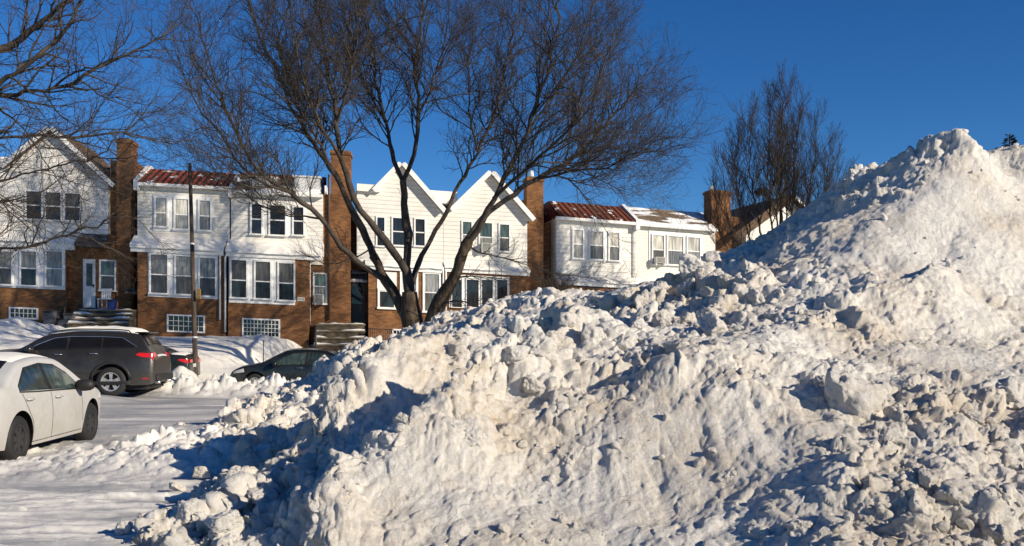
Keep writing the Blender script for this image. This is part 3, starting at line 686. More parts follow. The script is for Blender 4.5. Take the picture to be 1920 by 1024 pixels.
def common(h, bx0, bx1, y1F, zf, brick_lo=-1.2):
    """brick ground floor: from bx0 to bx1 (local x) with its face at y1F, up to zf"""
    h.mb().box(bx0, bx1, y1F, 9.0, brick_lo, zf).build('wall', M['brick'], h.o)
def skirt(h, x0, x1, zt, zb, yt, yb, fas=0.22):
    """snow covered skirt roof over the ground floor with its white fascia"""
    m = h.mb(); m.prism_x([(yt, zb), (yb - 0.12, zb), (yb - 0.12, zb + 0.05), (yt, zt)], x0, x1)
    m.build('porch_roof', M['roofsnow'], h.o)
    h.mb().box(x0 + 0.02, x1 - 0.02, yb - 0.10, yb + 0.02, zb - fas, zb - 0.003).build('fascia', M['trim'], h.o)
    n = 40; xs = np.linspace(x0, x1, n); m = h.mb(); rows = []
    t = np.linspace(0, 1, 9)
    for i, x in enumerate(xs):
        for q in t:
            yy = yt + (yb - 0.20 - yt) * q; zz = zt + (zb + 0.05 - zt) * q + 0.02 + 0.04 * float(fbm(x * 1.3 + h.x0, q * 2, 3.0, 3)) * (0.3 + q)
            rows.append((x, yy, zz - (0.10 if q == 1 else 0)))
    m.add(rows, [tuple(f) for f in grid_faces(n, 9)])
    m.build('roof_snow', M['roofsnow'], h.o, True)
def gable_front(h, peak, lft, rgt, zlo, y, mat='siding', thick=0.12):
    """siding wall with a gable: picture points of peak and the two rake feet"""
    xp, zp = h.P(*peak); xl, zl = h.P(*lft); xr, zr = h.P(*rgt)
    return xp, zp, xl, zl, xr, zr

# ---------- flat fronted pair, left house (red roof)
def flat_house(h, p):
    y1, y2 = p['y1'], p['y2']                          # ground floor face, upper floor face
    X = h.X
    common(h, X(p['bx'][0]), X(p['bx'][1]), y1, h.Z(p['mid'], p['fas'][1]))
    ux0, ux1 = X(p['ux'][0]), X(p['ux'][1])
    ze = h.Z(p['mid'], p['eave']); zr = h.Z(p['mid'], p['ridge']); z2 = h.Z(p['mid'], p['fas'][0] + 2)
    h.mb().box(ux0, ux1, y2, 9.0, z2 - 0.25, ze).build('siding', M[p.get('sid', 'siding')], h.o)
    # roof slope up from the eave
    rise = zr - ze; yb = y2 + p.get('run', 1.7)
    m = h.mb(); m.prism_x([(y2 - 0.28, ze + 0.06), (y2 - 0.28, ze + 0.12), (yb, zr + 0.02), (yb + 6.0, zr - 0.3), (yb + 6.0, zr - 0.36), (yb, zr - 0.06)], ux0 + 0.12, ux1 - 0.14)
    m.prism_x([(y2 + 0.02, ze + 0.01), (yb, zr - 0.07), (8.9, zr - 0.5), (8.9, ze + 0.01)], ux0 + 0.13, ux1 - 0.15)
    rf = m.build('roof', M[p['roof']], h.o)
    m = h.mb(); m.box(ux0 - 0.06, ux1, y2 - 0.32, y2 - 0.004, ze - 0.08, ze + 0.055); m.build('gutter', M['trim'], h.o)
    # raised white party wall edges
    for a in p.get('parapets', []):
        xa = X(a); m = h.mb()
        m.prism_x([(y2 - 0.34, ze - 0.3), (y2 - 0.34, ze + 0.16), (yb, zr + 0.16), (yb + 0.5, zr + 0.16), (yb + 0.5, zr - 0.5), (y2 - 0.01, ze - 0.3)], xa - 0.10, xa + 0.10)
        m.build('parapet', M['trim'], h.o)
    if 'skirt' in p:
        st, sb = p['skirt']; skirt(h, X(p['sx'][0]), X(p['sx'][1]), h.Z(p['mid'], st), h.Z(p['mid'], sb), y2 + 0.01, y1)

def chimney(h, px0, px1, ptop, y0=0.10, y1=0.95, lo=-1.2, cap=True, pots=()):
    x0, x1 = h.X(px0), h.X(px1); zt = h.Z(0.5 * (px0 + px1), ptop)
    m = h.mb(); m.box(x0, x1, y0, y1, lo, zt - 0.16)
    m.box(x0 - 0.05, x1 + 0.05, y0 - 0.05, y1 + 0.05, zt - 0.16, zt)
    c = m.build('chimney', M['brick'], h.o)
    m = h.mb(); m.box(x0 + 0.04, x1 - 0.04, y0 + 0.04, y1 - 0.04, zt, zt + 0.06); m.build('chimney_cap', M['stone'], c)
    for px, py in pots:
        x, z = h.P(px, py); m = h.mb(); m.tube([(x, 0.5, zt + 0.06), (x, 0.5, z)], [0.13, 0.10], 10); m.build('chimney_pot', M['trim'], c, True)
    return c

# House A: left gable with triple windows
hA = House(ROW_A, 'row_house', 'gabled white and brick house at the left edge, behind the bare overhanging branches', -40, 250)
X, Z = hA.X, hA.Z
common(hA, X(-60), X(133), -0.55, Z(60, 462)); 
hA.mb().box(X(133), X(250), 0.02, 9.0, -1.2, Z(200, 440)).build('wall', M['brick'], hA.o)
xp, zp = hA.P(100, 246); xr, zr = hA.P(204, 345); xl, zl = hA.P(12, 318)
x00 = X(-60)
hA.mb().prism([(x00, Z(60, 456)), (xr, Z(60, 456)), (xr, zr - 0.05), (xp, zp - 0.06), (xl, zl), (x00, zl)], -0.12, 0.3).build('siding', M['siding'], hA.o)
hA.mb().box(X(204), X(250), 0.2, 9.0, Z(200, 440) + 0.001, Z(225, 300)).build('upper_wall', M['brick'], hA.o)
def rake(h, a, b, y0, y1, t, name, mat):
    (xa, za), (xb, zb) = a, b; dx, dz = xb - xa, zb - za; l = math.hypot(dx, dz); nx, nz = -dz / l * t, dx / l * t
    if nz < 0: nx, nz = -nx, -nz
    return h.mb().prism([(xa, za), (xb, zb), (xb + nx, zb + nz), (xa + nx, za + nz)], y0, y1).build(name, mat, h.o)
rake(hA, (xl, zl), (xp, zp), -0.42, 5.0, 0.14, 'roof', M['shingle']); rake(hA, (xp, zp), hA.P(216, 352), -0.42, 5.0, 0.14, 'roof', M['shingle'])
rake(hA, (xl, zl - 0.02), (xp, zp - 0.02), -0.46, -0.425, 0.2, 'rake_board', M['trim']); rake(hA, (xp, zp - 0.02), hA.P(216, 354), -0.46, -0.425, 0.2, 'rake_board', M['trim'])
hA.mb().prism_x([(0.4, zl - 0.2), (0.4, Z(-20, 290)), (6, Z(-20, 285)), (6, zl - 0.2)], x00 - 3, xl + 0.9).build('roof', M['brownroof'], hA.o)
hA.mb().prism_x([(0.6, zr - 0.3), (0.6, Z(200, 330)), (2.2, Z(200, 300)), (6, Z(200, 300)), (6, zr - 0.3)], X(150), X(222)).build('roof', M['shingle'], hA.o)
for rc in ((52, 360, 80, 411), (88, 362, 116, 413), (124, 364, 152, 414)): hA.window(rc, -0.125, 'screen', 'glass')
skirt(hA, X(-60), X(150), Z(60, 440), Z(60, 455), -0.11, -0.55, 0.3)
hA.mb().prism_x([(-0.9, Z(180, 466)), (-0.9, Z(180, 461)), (0.0, Z(180, 436)), (0.0, Z(180, 466))], X(152), X(206)).build('door_hood', M['darkroof'], hA.o)
hA.trio_frame((0, 466, 131, 542), -0.553)
for rc, up, lo in (((4, 474, 32, 534), 'curtain', 'screen'), ((50, 474, 78, 536), 'curtain', 'glass'), ((97, 474, 126, 537), 'curtain', 'curtain')): hA.window(rc, -0.60, up, lo)
hA.window((-44, 472, -16, 532), -0.56, 'curtain', 'screen')
hA.window((189, 490, 215, 544), 0.015, 'tealglass', 'screen')
hA.grille_window((30, 580, 78, 596), -0.555, 6, 2)
x0, x1, z0, z1 = hA.rect(156, 486, 179, 577)
d = hA.mb().box(x0, x1, -0.03, 0.012, z0, z1).build('storm_door', M['trim'], hA.o)
hA.mb().box(x0 + 0.15, x1 - 0.12, -0.036, -0.031, z0 + 1.0, z1 - 0.2).build('pane', M['glass'], d); hA.mb().box(x1 - 0.1, x1 - 0.05, -0.08, -0.031, z0 + 0.95, z0 + 1.1).build('handle', M['blackmetal'], d)
chimney(hA, 219, 247, 262, -0.05, 0.9)

# House B: red tiled roof
hB = House(ROW_A, 'row_house', 'cream sided house under a red tiled roof, left of the long white downspouts', 250, 433)
flat_house(hB, dict(y1=-0.9, y2=-0.35, bx=(269, 430), ux=(262, 433), mid=345, fas=(474, 480), eave=352, ridge=312, roof='redroof', sid='siding_cream', parapets=[262.5], skirt=(447, 470), sx=(256, 428)))
hB.mb().box(hB.X(250), hB.X(268.5), 0.7, 8.9, -1.2, hB.Z(259, 350)).build('wall', M['brick'], hB.o)
hB.mb().prism_x([(-0.5, hB.Z(258, 552)), (-0.5, hB.Z(258, 548)), (0.69, hB.Z(258, 530)), (0.69, hB.Z(258, 552))], hB.X(240), hB.X(268)).build('door_hood', M['darkroof'], hB.o)
x0, x1, z0, z1 = hB.rect(251, 500, 267, 578); d = hB.mb().box(x0, x1, 0.66, 0.695, z0, z1).build('door', M['door'], hB.o); hB.mb().box(x1 - 0.1, x1 - 0.05, 0.6, 0.655, z0 + 0.9, z0 + 1.0).build('handle', M['greytrim'], d)
hB.trio_frame((291, 368, 404, 437), -0.353, 0.03)
for rc in ((297, 374, 317, 426), (333, 376, 357, 431), (378, 379, 398, 433)): hB.window(rc, -0.395, 'shade', 'curtain', 0.52)
hB.mb().box(*hB.rect(403, 410, 408, 435)[:2], -0.42, -0.352, hB.rect(403, 410, 408, 435)[2], hB.rect(403, 410, 408, 435)[3]).build('shutter', M['greytrim'], hB.o)
hB.trio_frame((288, 476, 417, 560), -0.903, 0.03)
for rc in ((294, 481, 324, 551), (340, 484, 370, 553), (384, 487, 412, 556)): hB.window(rc, -0.945, 'curtain', 'screen', 0.52)
hB.grille_window((326, 594, 390, 621), -0.905, 7, 3)
hB.pipe(421, 478, 600, -0.93)

# House C: grey snowy roof, brick end with chimney
hC = House(ROW_A, 'row_house', 'white sided house with a dark snow streaked roof, right of the long white downspouts', 433, 656)
flat_house(hC, dict(y1=-0.9, y2=-0.35, bx=(435, 583), ux=(436, 607), mid=520, fas=(482, 488), eave=366, ridge=326, roof='darkroof', sid='siding', parapets=[437.5], skirt=(455, 479), sx=(431, 609)))
hC.mb().box(hC.X(583.5), hC.X(650), -0.25, 8.9, -1.2, hC.Z(615, 366)).build('wall', M['brick'], hC.o)
hC.mb().prism_x([(1.2, hC.Z(520, 334)), (1.2, hC.Z(520, 321)), (1.5, hC.Z(520, 318)), (1.5, hC.Z(520, 334))], hC.X(440), hC.X(606)).build('ridge_tiles', M['redroof'], hC.o)
for a, b_ in ((470, 512), (552, 600)):
    m = hC.mb(); x0, x1, z0, z1 = hC.rect(a, 334, b_, 358); m.box(x0, x1, -0.15, 1.2, z0, z1); m.box(x0 - .06, x1 + .06, -0.2, 1.2, z1, z1 + 0.08); m.build('dormer', M['greytrim'], hC.o)
hC.trio_frame((472, 382, 574, 444), -0.353, 0.03)
for rc in ((475, 386, 493, 440), (509, 388, 537, 442), (553, 391, 571, 442)): hC.window(rc, -0.395, 'glass', 'glass')
hC.trio_frame((437, 487, 558, 571), -0.903, 0.03)
for rc in ((442, 491, 469, 559), (486, 494, 513, 561), (529, 497, 556, 564)): hC.window(rc, -0.945, 'screen', 'glass', 0.54)
hC.window((591, 515, 612, 569), -0.255, 'tealglass', 'curtain', 0.42)
hC.ac_unit((592, 553, 609, 568), -0.26, 'pale window air conditioner in the small window between the brick chimney and the downspout')
hC.grille_window((464, 601, 528, 630), -0.905, 10, 4)
hC.pipe(430.5, 482, 623, -0.93); hC.pipe(583, 490, 610, -0.3, r=0.03); hC.pipe(618, 330, 600, -0.28, 'darkpipe', 0.05)
x0, x1, z0, z1 = hC.rect(562, 559, 576, 566); m = hC.mb(); m.box(x0, x1, -0.93, -0.898, z0, z1)
f = m.build('wall_vent', M['acbody'], hC.o); m = hC.mb()
for i in range(5):
    q = x0 + (x1 - x0) * (0.12 + 0.19 * i); m.box(q - 0.012, q + 0.012, -0.936, -0.931, z0 + 0.03, z1 - 0.03)
m.build('slats', M['black'], f)
chimney(hC, 621, 657, 285, -0.2, 0.8)

# Houses D and E: twin gables
hD = House(ROW_B, 'row_house', 'white gabled house with a dark recessed front door, behind the big tree trunk', 668, 829)
X, Z = hD.X, hD.Z
y1, y2 = -0.75, -0.35
common(hD, X(690), X(829.5), y1, Z(760, 506))
hD.mb().box(X(650), X(689.5), 0.75, 8.9, -1.2, Z(670, 400)).build('wall', M['brick'], hD.o)
def twin(h, peak, lft, rgt, base, xL, xR, lp):
    xp, zp = h.P(*peak); xl, zl = h.P(*lft); xr, zr = h.P(*rgt); zb = Z(760, 498) if h is hD else h.Z(910, 504)
    h.mb().prism([(xL, zb), (xR, zb), (xR, zr), (xp + (xr - xp) * 0.98, zr), (xp, zp - 0.05), (xl, zl), (xL, zl)], y2, y2 + 0.4).build('siding', M['siding'], h.o)
    h.mb().box(xL, xR, y2 + 0.41, 9.0, zb, min(zl, zr) - 0.02).build('upper_wall', M['siding'], h.o)
    rake(h, (xl, zl), (xp, zp), y2 - 0.32, 6.0, 0.13, 'roof', M['roofsnow']); rake(h, (xp, zp), (xr, zr), y2 - 0.32, 6.0, 0.13, 'roof', M['roofsnow'])
    rake(h, (xl, zl - 0.06), (xp, zp - 0.06), y2 - 0.36, y2 - 0.325, 0.22, 'rake_board', M['trim']); rake(h, (xp, zp - 0.06), (xr, zr - 0.06), y2 - 0.36, y2 - 0.325, 0.22, 'rake_board', M['trim'])
twin(hD, (752, 312), (703, 362), (829, 400), 500, X(669), X(829.5), None)
hD.mb().prism_x([(y2 - 0.2, Z(690, 362)), (y2 - 0.2, Z(690, 349)), (6, Z(690, 346)), (6, Z(690, 362))], X(669), X(712)).build('roof', M['roofsnow'], hD.o)
for rc in ((707, 410, 720, 462), (736, 411, 761, 461), (778, 413, 795, 462)): hD.window(rc, y2 - 0.005, 'glass', 'glass')
skirt(hD, X(684), X(829), Z(760, 492), Z(760, 503), y2 + 0.0, y1, 0.2)
hD.window((711, 547, 737, 577), y1 - 0.005, 'glass', 'glass', 0.02, 0.1); hD.trio_frame((706, 512, 742, 543), y1, 0.03)
hD.window((794, 516, 820, 584), y1 - 0.005, 'shade', 'screen', 0.5, 0.1); hD.window((752, 514, 778, 582), y1 - 0.005, 'shade', 'screen', 0.5, 0.1)
hD.grille_window((737, 620, 752, 634), y1 - 0.005, 3, 2)
x0, x1, z0, z1 = hD.rect(655, 523, 685, 606)
d = hD.mb().box(x0, x1, 0.70, 0.745, z0, z1).build('door', M['door'], hD.o)
hD.mb().box(x0 + 0.12, x1 - 0.12, 0.69, 0.699, z0 + 0.95, z1 - 0.15).build('pane', M['glass'], d); hD.mb().box(x0 + 0.04, x0 + 0.09, 0.63, 0.699, z0 + 0.9, z0 + 1.05).build('handle', M['greytrim'], d)
hD.mb().prism_x([(-0.2, Z(670, 529)), (-0.2, Z(670, 524)), (0.74, Z(670, 505)), (0.74, Z(670, 529))], X(648), X(689)).build('door_hood', M['darkroof'], hD.o)
hD.pipe(827.5, 505, 600, y1 - 0.02)
m = hD.mb(); x0, x1 = X(689), X(735); zt, zl_ = Z(712, 617), Z(712, 637); zt, zl_ = zt, zl_
m.box(x0, x1, -1.62, -1.58, zt - 0.04, zt); m.box(x0, x1, -1.62, -1.58, zl_, zl_ + 0.03)
for i in range(13):
    q = x0 + (x1 - x0) * i / 12; m.box(q - 0.012, q + 0.012, -1.612, -1.588, zl_ - 0.5, zt - 0.04)
m.build('railing', M['blackmetal'], hD.o)

hE = House(ROW_B, 'row_house', 'white gabled house with a wide five pane front window, right of the big tree trunk', 829, 1020)
X, Z = hE.X, hE.Z
common(hE, X(830), X(985), y1, Z(910, 512)); hE.mb().box(X(985.5), X(1020), 0.1, 8.9, -2.2, Z(1000, 372)).build('wall', M['brick'], hE.o)
twin(hE, (918, 328), (846, 398), (994, 416), 504, X(830), X(986), None)
hE.mb().prism_x([(y2 + 0.5, Z(825, 380)), (y2 + 0.5, Z(825, 357)), (6, Z(825, 353)), (6, Z(825, 380))], X(790), X(858)).build('parapet', M['roofsnow'], hE.o)
hE.mb().prism_x([(0.6, Z(985, 420)), (0.6, Z(985, 400)), (2.5, Z(985, 370)), (7, Z(985, 370)), (7, Z(985, 420))], X(950), X(1020)).build('roof', M['shingle'], hE.o)
for rc, up, lo in (((866, 418, 882, 466), 'tealglass', 'curtain'), ((898, 420, 920, 473), 'tealglass', 'curtain'), ((935, 423, 952, 472), 'tealglass', 'screen')): hE.window(rc, y2 - 0.005, up, lo)
hE.ac_unit((899, 458, 918, 472), y2 - 0.03, 'pale air conditioner in the upper window of the right twin gable')
skirt(hE, X(830), X(988), Z(910, 498), Z(910, 508), y2 + 0.0, y1, 0.2)
hE.trio_frame((839, 519, 950, 580), y1, 0.03)
for a, b_ in ((844, 862), (871, 893), (899, 919), (927, 946)): hE.window((a, 524, b_, 577), y1 - 0.04, 'glass', 'glass', 0.03, 0.03)
hE.pipe(832.5, 505, 600, y1 - 0.02)
chimney(hE, 987, 1018, 334, -0.12, 0.75, -2.2, pots=((1000, 317),))

# Houses F and G
hF = House(ROW_C, 'row_house', 'white sided house under a snow dotted red tiled roof, above the middle of the heap', 1026, 1188)
flat_house(hF, dict(y1=-0.75, y2=-0.3, bx=(1040, 1187), ux=(1040, 1187.5), mid=1113, fas=(536, 542), eave=416, ridge=376, roof='rustroof', sid='siding', parapets=[1187.5], skirt=(518, 531), sx=(1036, 1187)))
hF.mb().box(hF.X(1020.5), hF.X(1039.5), 0.6, 8.9, -2.5, hF.Z(1030, 416)).build('wall', M['brick'], hF.o)
hF.trio_frame((1066, 429, 1161, 492), -0.303, 0.03)
for rc in ((1071, 433, 1088, 485), (1102, 436, 1126, 487), (1138, 438, 1156, 489)): hF.window(rc, -0.345, 'shade', 'curtain')
for rc in ((1068, 553, 1094, 620), (1104, 554, 1130, 622), (1142, 556, 1168, 624)): hF.window(rc, -0.755, 'screen', 'glass')
hF.pipe(1183.5, 420, 520, -0.33, 'greytrim', 0.035)
hG = House(ROW_C, 'row_house', 'cream sided house under a brown roof half covered in snow, beside the last brick chimney', 1188, 1372)
flat_house(hG, dict(y1=-0.75, y2=-0.3, bx=(1188, 1336), ux=(1188, 1336), mid=1262, fas=(548, 554), eave=428, ridge=387, roof='brownroof', sid='siding_cream', skirt=(528, 543), sx=(1188, 1340)))
hG.trio_frame((1212, 437, 1312, 500), -0.303, 0.03)
for rc, lo in (((1219, 443, 1239, 496), 'screen'), ((1247, 445, 1275, 497), 'curtain'), ((1284, 447, 1306, 498), 'curtain')): hG.window(rc, -0.345, 'shade', lo)
hG.ac_unit((1220, 484, 1238, 495), -0.36, 'pale window air conditioner under the shade in the window nearest the snow heap crest')
hG.mb().box(hG.X(1336.5), hG.X(1372), 0.0, 8.9, -2.5, hG.Z(1352, 440)).build('wall', M['brick'], hG.o)
hG.mb().prism_x([(0.0, hG.Z(1330, 430)), (1.7, hG.Z(1330, 390)), (7.7, hG.Z(1330, 390)), (7.7, hG.Z(1330, 430))], hG.X(1310), hG.X(1345)).build('roof', M['brownroof'], hG.o)
chimney(hG, 1332, 1368, 359, -0.12, 0.75, -2.5, pots=((1342, 346),))

# House H: gable beyond the last chimney, mostly behind the heap
hH = House(ROW_C, 'row_house', 'white gable with a thick dark roof edge, rightmost house, beside the upright bare tree', 1372, 1560)
X, Z = hH.X, hH.Z
xp, zp = hH.P(1468, 372); xl, zl = hH.P(1366, 446); xr, zr = hH.P(1560, 452)
hH.mb().prism([(X(1390), -2.5), (X(1545), -2.5), (X(1545), Z(1545, 440)), (xp, zp - 0.06), (X(1390), Z(1390, 432))], -0.5, 0.3).build('siding', M['siding'], hH.o)
hH.mb().box(X(1372.5), X(1389.5), 0.2, 8.0, -2.5, Z(1380, 406)).build('wall', M['brick'], hH.o)
hH.mb().box(X(1373), X(1396), 0.9, 1.4, Z(1384, 440), Z(1384, 404)).build('dormer', M['terracotta'], hH.o)
rake(hH, (xl, zl), (xp, zp), -0.95, 7.0, 0.12, 'roof', M['shingle']); rake(hH, (xp, zp), (xr, zr), -0.95, 7.0, 0.12, 'roof', M['shingle'])
rake(hH, (xl, zl - 0.28), (xp, zp - 0.28), -0.99, -0.955, 0.42, 'rake_board', M['shingle']); rake(hH, (xp, zp - 0.06), (xr, zr - 0.06), -0.99, -0.955, 0.16, 'rake_board', M['trim'])
hH.mb().prism_x([(-1.3, Z(1440, 472)), (-1.3, Z(1440, 466)), (-0.51, Z(1440, 450)), (-0.51, Z(1440, 472))], X(1428), X(1462)).build('door_hood', M['shingle'], hH.o)

# ---------- front steps
def steps(label, row, px0, px1, ytop, ybot, n, yfront, g='front steps up to the porches', skew=0.0):
    x0, x1 = row.x(px0), row.x(px1); xm = 0.5 * (x0 + x1); zt = row.xz(xm and px0, ytop)[1]
    zb = row.xz(px0, ybot)[1]
    loc = Vector((row.o.x + xm * row.c, row.o.y + xm * row.s, row.o.z - G * xm))
    t = thing('front_steps', label, 'steps', loc, row.t, g)
    hw = (x1 - x0) / 2; dz = (zt - zb) / n
    m = MB()
    for i in range(n):
        z = zt - i * dz; yb = yfront - 0.32 * (i + 1); m.box(-hw - skew * i, hw + skew * i * 0.4, yb, (0.65 if i == 0 else yb + 0.33), -2.0, z - 0.07)
    m.build('risers', M['riser'], t)
    m = MB()
    for i in range(n):
        z = zt - i * dz; yb = yfront - 0.32 * (i + 1); m.box(-hw - skew * i - 0.03, hw + skew * i * 0.4 + 0.03, yb - 0.05, yb + 0.315, z - 0.07, z)
    m.build('treads', M['stone'], t)
    rs_ = np.random.RandomState(int(px0)); nn = 24; rows = []
    for a in np.linspace(-hw, hw, nn):
        for q in np.linspace(0, 1, 6):
            yy = yfront - 0.3 + q * 0.7; e = min(q, 1 - q, (hw - abs(a)) / hw * 2 + 0.05) * 2
            rows.append((a, yy, zt - 0.03 + 0.11 * min(1, e) ** 0.5 * (0.7 + float(fbm(a * 2, yy * 2, px0, 3)))))
    mm = MB(); mm.add(rows, [tuple(f) for f in grid_faces(nn, 6)])
    for i in range(1, n):
        z = zt - i * dz; yb = yfront - 0.32 * (i + 1); rows = []
        for a in np.linspace(-hw - skew * i, hw, 18):
            w = max(0.0, 0.5 + 1.4 * float(perlin(a * 1.7 + i * 3.1, px0, 0.3)) - 0.35 * math.cos(a / hw * 3.1))
            for q, hgt in ((0, 0), (.25, 1), (.7, 1), (1, 0)): rows.append((a, yb + 0.02 + q * 0.28, z - 0.012 + 0.10 * hgt * w))
        mm.add(rows, [tuple(f) for f in grid_faces(18, 4)])
    mm.build('snow_cover', M['roofsnow'], t, True)
    return t
steps('brown stone steps below the first brick chimney, behind the dark sport utility car', ROW_A, 160, 266, 580, 612, 4, -0.9)
steps('wide weathered stone steps that climb to the dark recessed front door', ROW_B, 594, 683, 606, 668, 5, -0.55, skew=0.02)
# ------------------------------------------------------------------ bare winter trees
class Tubes:
    def __init__(s): s.V, s.F, s.n = [], [], 0
    def add(s, pts, rad, k):
        P = np.array(pts, float); m = len(P)
        T = np.gradient(P, axis=0); T /= np.linalg.norm(T, axis=1)[:, None] + 1e-9
        ref = np.array([0.31, 0.95, 0.05]) if abs(T[0, 1]) < 0.8 else np.array([1.0, 0, 0])
        A = np.cross(T, ref); A /= np.linalg.norm(A, axis=1)[:, None] + 1e-9
        B = np.cross(A, T)
        q = np.arange(k) * 2 * math.pi / k
        ring = P[:, None] + np.asarray(rad)[:, None, None] * (A[:, None] * np.cos(q)[None, :, None] + B[:, None] * np.sin(q)[None, :, None])
        s.V.append(ring.reshape(-1, 3))
        i = np.arange(m * k).reshape(m, k); j = np.roll(i, -1, 1)
        s.F.append(np.stack([i[:-1], j[:-1], j[1:], i[1:]], -1).reshape(-1, 4) + s.n); s.n += m * k
    def build(s, name, mat, parent):
        return link(name, mesh_np(name, np.concatenate(s.V), np.concatenate(s.F)), mat, parent)
def smooth_poly(P, step=0.35):
    P = [np.array(p, float) for p in P]
    Q = [2 * P[0] - P[1]] + P + [2 * P[-1] - P[-2]]
    out = []
    for i in range(1, len(Q) - 2):
        p0, p1, p2, p3 = Q[i-1:i+3]; n = max(2, int(np.linalg.norm(p2 - p1) / step))
        for t in np.arange(n) / n:
            out.append(0.5 * (2*p1 + (p2-p0)*t + (2*p0-5*p1+4*p2-p3)*t*t + (3*p1-p0-3*p2+p3)*t**3))
    out.append(P[-1]); return np.array(out)
class Tree:
    def __init__(s, seed, up=0.35, wig=0.12, tw=0.006):
        s.r = np.random.RandomState(seed); s.trunk, s.crown = Tubes(), Tubes(); s.up, s.wig, s.tw = up, wig, tw; s.out = np.zeros(3); s.tips = []; s.th = 1.0; s.dn = 1.0
    def limb(s, P, r0, r1, lv, spawn0=0.25, dens=1.0, lenf=1.0, tgt=None, k=7, step=0.35, jit=0.05):
        Q = smooth_poly(P, step); n = len(Q); L0 = np.linalg.norm(np.diff(Q, axis=0), axis=1).sum()
        Q[1:-1] += s.r.normal(size=(n - 2, 3)) * jit * np.linspace(.4, 1, n - 2)[:, None]
        t = np.linspace(0, 1, n); rad = s.th * (r0 + (r1 - r0) * t ** 0.8)
        rad = rad * (1 + 0.05 * s.r.normal(size=n)) * (1 + 0.10 * np.sin(t * L0 * 3 + s.r.rand() * 6))
        (tgt or s.crown).add(Q, rad, k)
        L = np.linalg.norm(np.diff(Q, axis=0), axis=1).sum()
        s.spawn(Q, rad, L, lv, spawn0, dens, lenf)
    def spawn(s, Q, rad, L, lv, spawn0, dens, lenf):
        if lv <= 0: return
        gap = {3: 0.20, 2: 0.16, 1: 0.13}[lv] / (dens * s.dn)
        m = int(L * (1 - spawn0) / gap)
        for i in range(m):
            f = spawn0 + (1 - spawn0) * (i + s.r.rand()) / max(m, 1)
            x = f * (len(Q) - 1); a = min(int(x), len(Q) - 2); p = Q[a] + (Q[a+1] - Q[a]) * (x - a)
            tg = Q[a+1] - Q[a]; tg = tg / (np.linalg.norm(tg) + 1e-9)
            v = s.r.normal(size=3); v -= tg * v.dot(tg); v /= np.linalg.norm(v) + 1e-9
            ang = s.r.uniform(.35, 1.0)
            d = tg * math.cos(ang) + v * math.sin(ang) + np.array([0, 0, s.up * 0.5]) + s.out * 0.3
            base = {3: s.r.uniform(1.2, 4.8), 2: s.r.uniform(.6, 1.9), 1: s.r.uniform(.3, .95)}[lv] * lenf
            ln = base * (1.05 - 0.55 * f)
            r = min(rad[a] * 0.62, {3: 0.030, 2: 0.014, 1: s.tw * 1.25}[lv])
            if lv == 1: s.tips.append((p, d / np.linalg.norm(d), ln, r))
            else: s.branch(p, d, ln, r, lv - 1, dens, lenf)
        # the tip forks as well
    def branch(s, p, d, ln, r, lv, dens, lenf):
        ns = {2: 8, 1: 5, 0: 3}[lv]; pts = [np.array(p)]; d = d / np.linalg.norm(d)
        for i in range(ns):
            d = d + s.r.normal(size=3) * s.wig + np.array([0, 0, s.up * 0.16]) + s.out * 0.05; d /= np.linalg.norm(d)
            pts.append(pts[-1] + d * ln / ns)
        Q = np.array(pts); rad = r + (s.tw * 0.55 - r) * np.linspace(0, 1, len(Q))
        rad = np.maximum(rad, s.tw * 0.5)
        s.crown.add(Q, rad, {2: 5, 1: 4, 0: 3}[lv])
        s.spawn(Q, rad, ln, lv, 0.12, dens, lenf)
    def grow_tips(s):
        if not s.tips: return
        p = np.array([t[0] for t in s.tips]); d = np.array([t[1] for t in s.tips]); ln = np.array([t[2] for t in s.tips]); r = np.array([t[3] for t in s.tips]); n = len(p)
        pts = [p]; 
        for i in range(3):
            d = d + s.r.normal(size=(n, 3)) * s.wig * 1.2 + np.array([0, 0, s.up * 0.16]); d /= np.linalg.norm(d, axis=1)[:, None]; pts.append(pts[-1] + d * (ln / 3)[:, None])
        a = np.cross(d, np.array([.3, .9, .1])); a /= np.linalg.norm(a, axis=1)[:, None] + 1e-9; b_ = np.cross(a, d)
        rings = []
        for i in range(4):
            rr = np.maximum(r + (s.tw * .5 - r) * i / 3, s.tw * .5)[:, None]
            for q in (0, 2.094, 4.189): rings.append(pts[i] + rr * (a * math.cos(q) + b_ * math.sin(q)))
        V = np.stack(rings, 1)
        f = np.array([(i*3+j, i*3+(j+1) % 3, (i+1)*3+(j+1) % 3, (i+1)*3+j) for i in range(3) for j in range(3)])
        s.crown.V.append(V.reshape(-1, 3)); s.crown.F.append((f[None] + 12 * np.arange(n)[:, None, None]).reshape(-1, 4) + s.crown.n); s.crown.n += 12 * n
    def finish(s, name, label, loc, cat='tree', mat='bark'):
        t = thing(name, label, cat, loc)
        s.grow_tips(); inv = Matrix.Translation(-Vector(loc))
        if s.trunk.n: s.trunk.build('trunk', M['bark'], t).matrix_parent_inverse = inv
        s.crown.build('crown', M['twig'], t).matrix_parent_inverse = inv
        return t
def W(pts, Y):                                         # picture polyline with a depth offset per point -> world
    return [tuple(at(px, py, Y + dy)) for px, py, dy in pts]

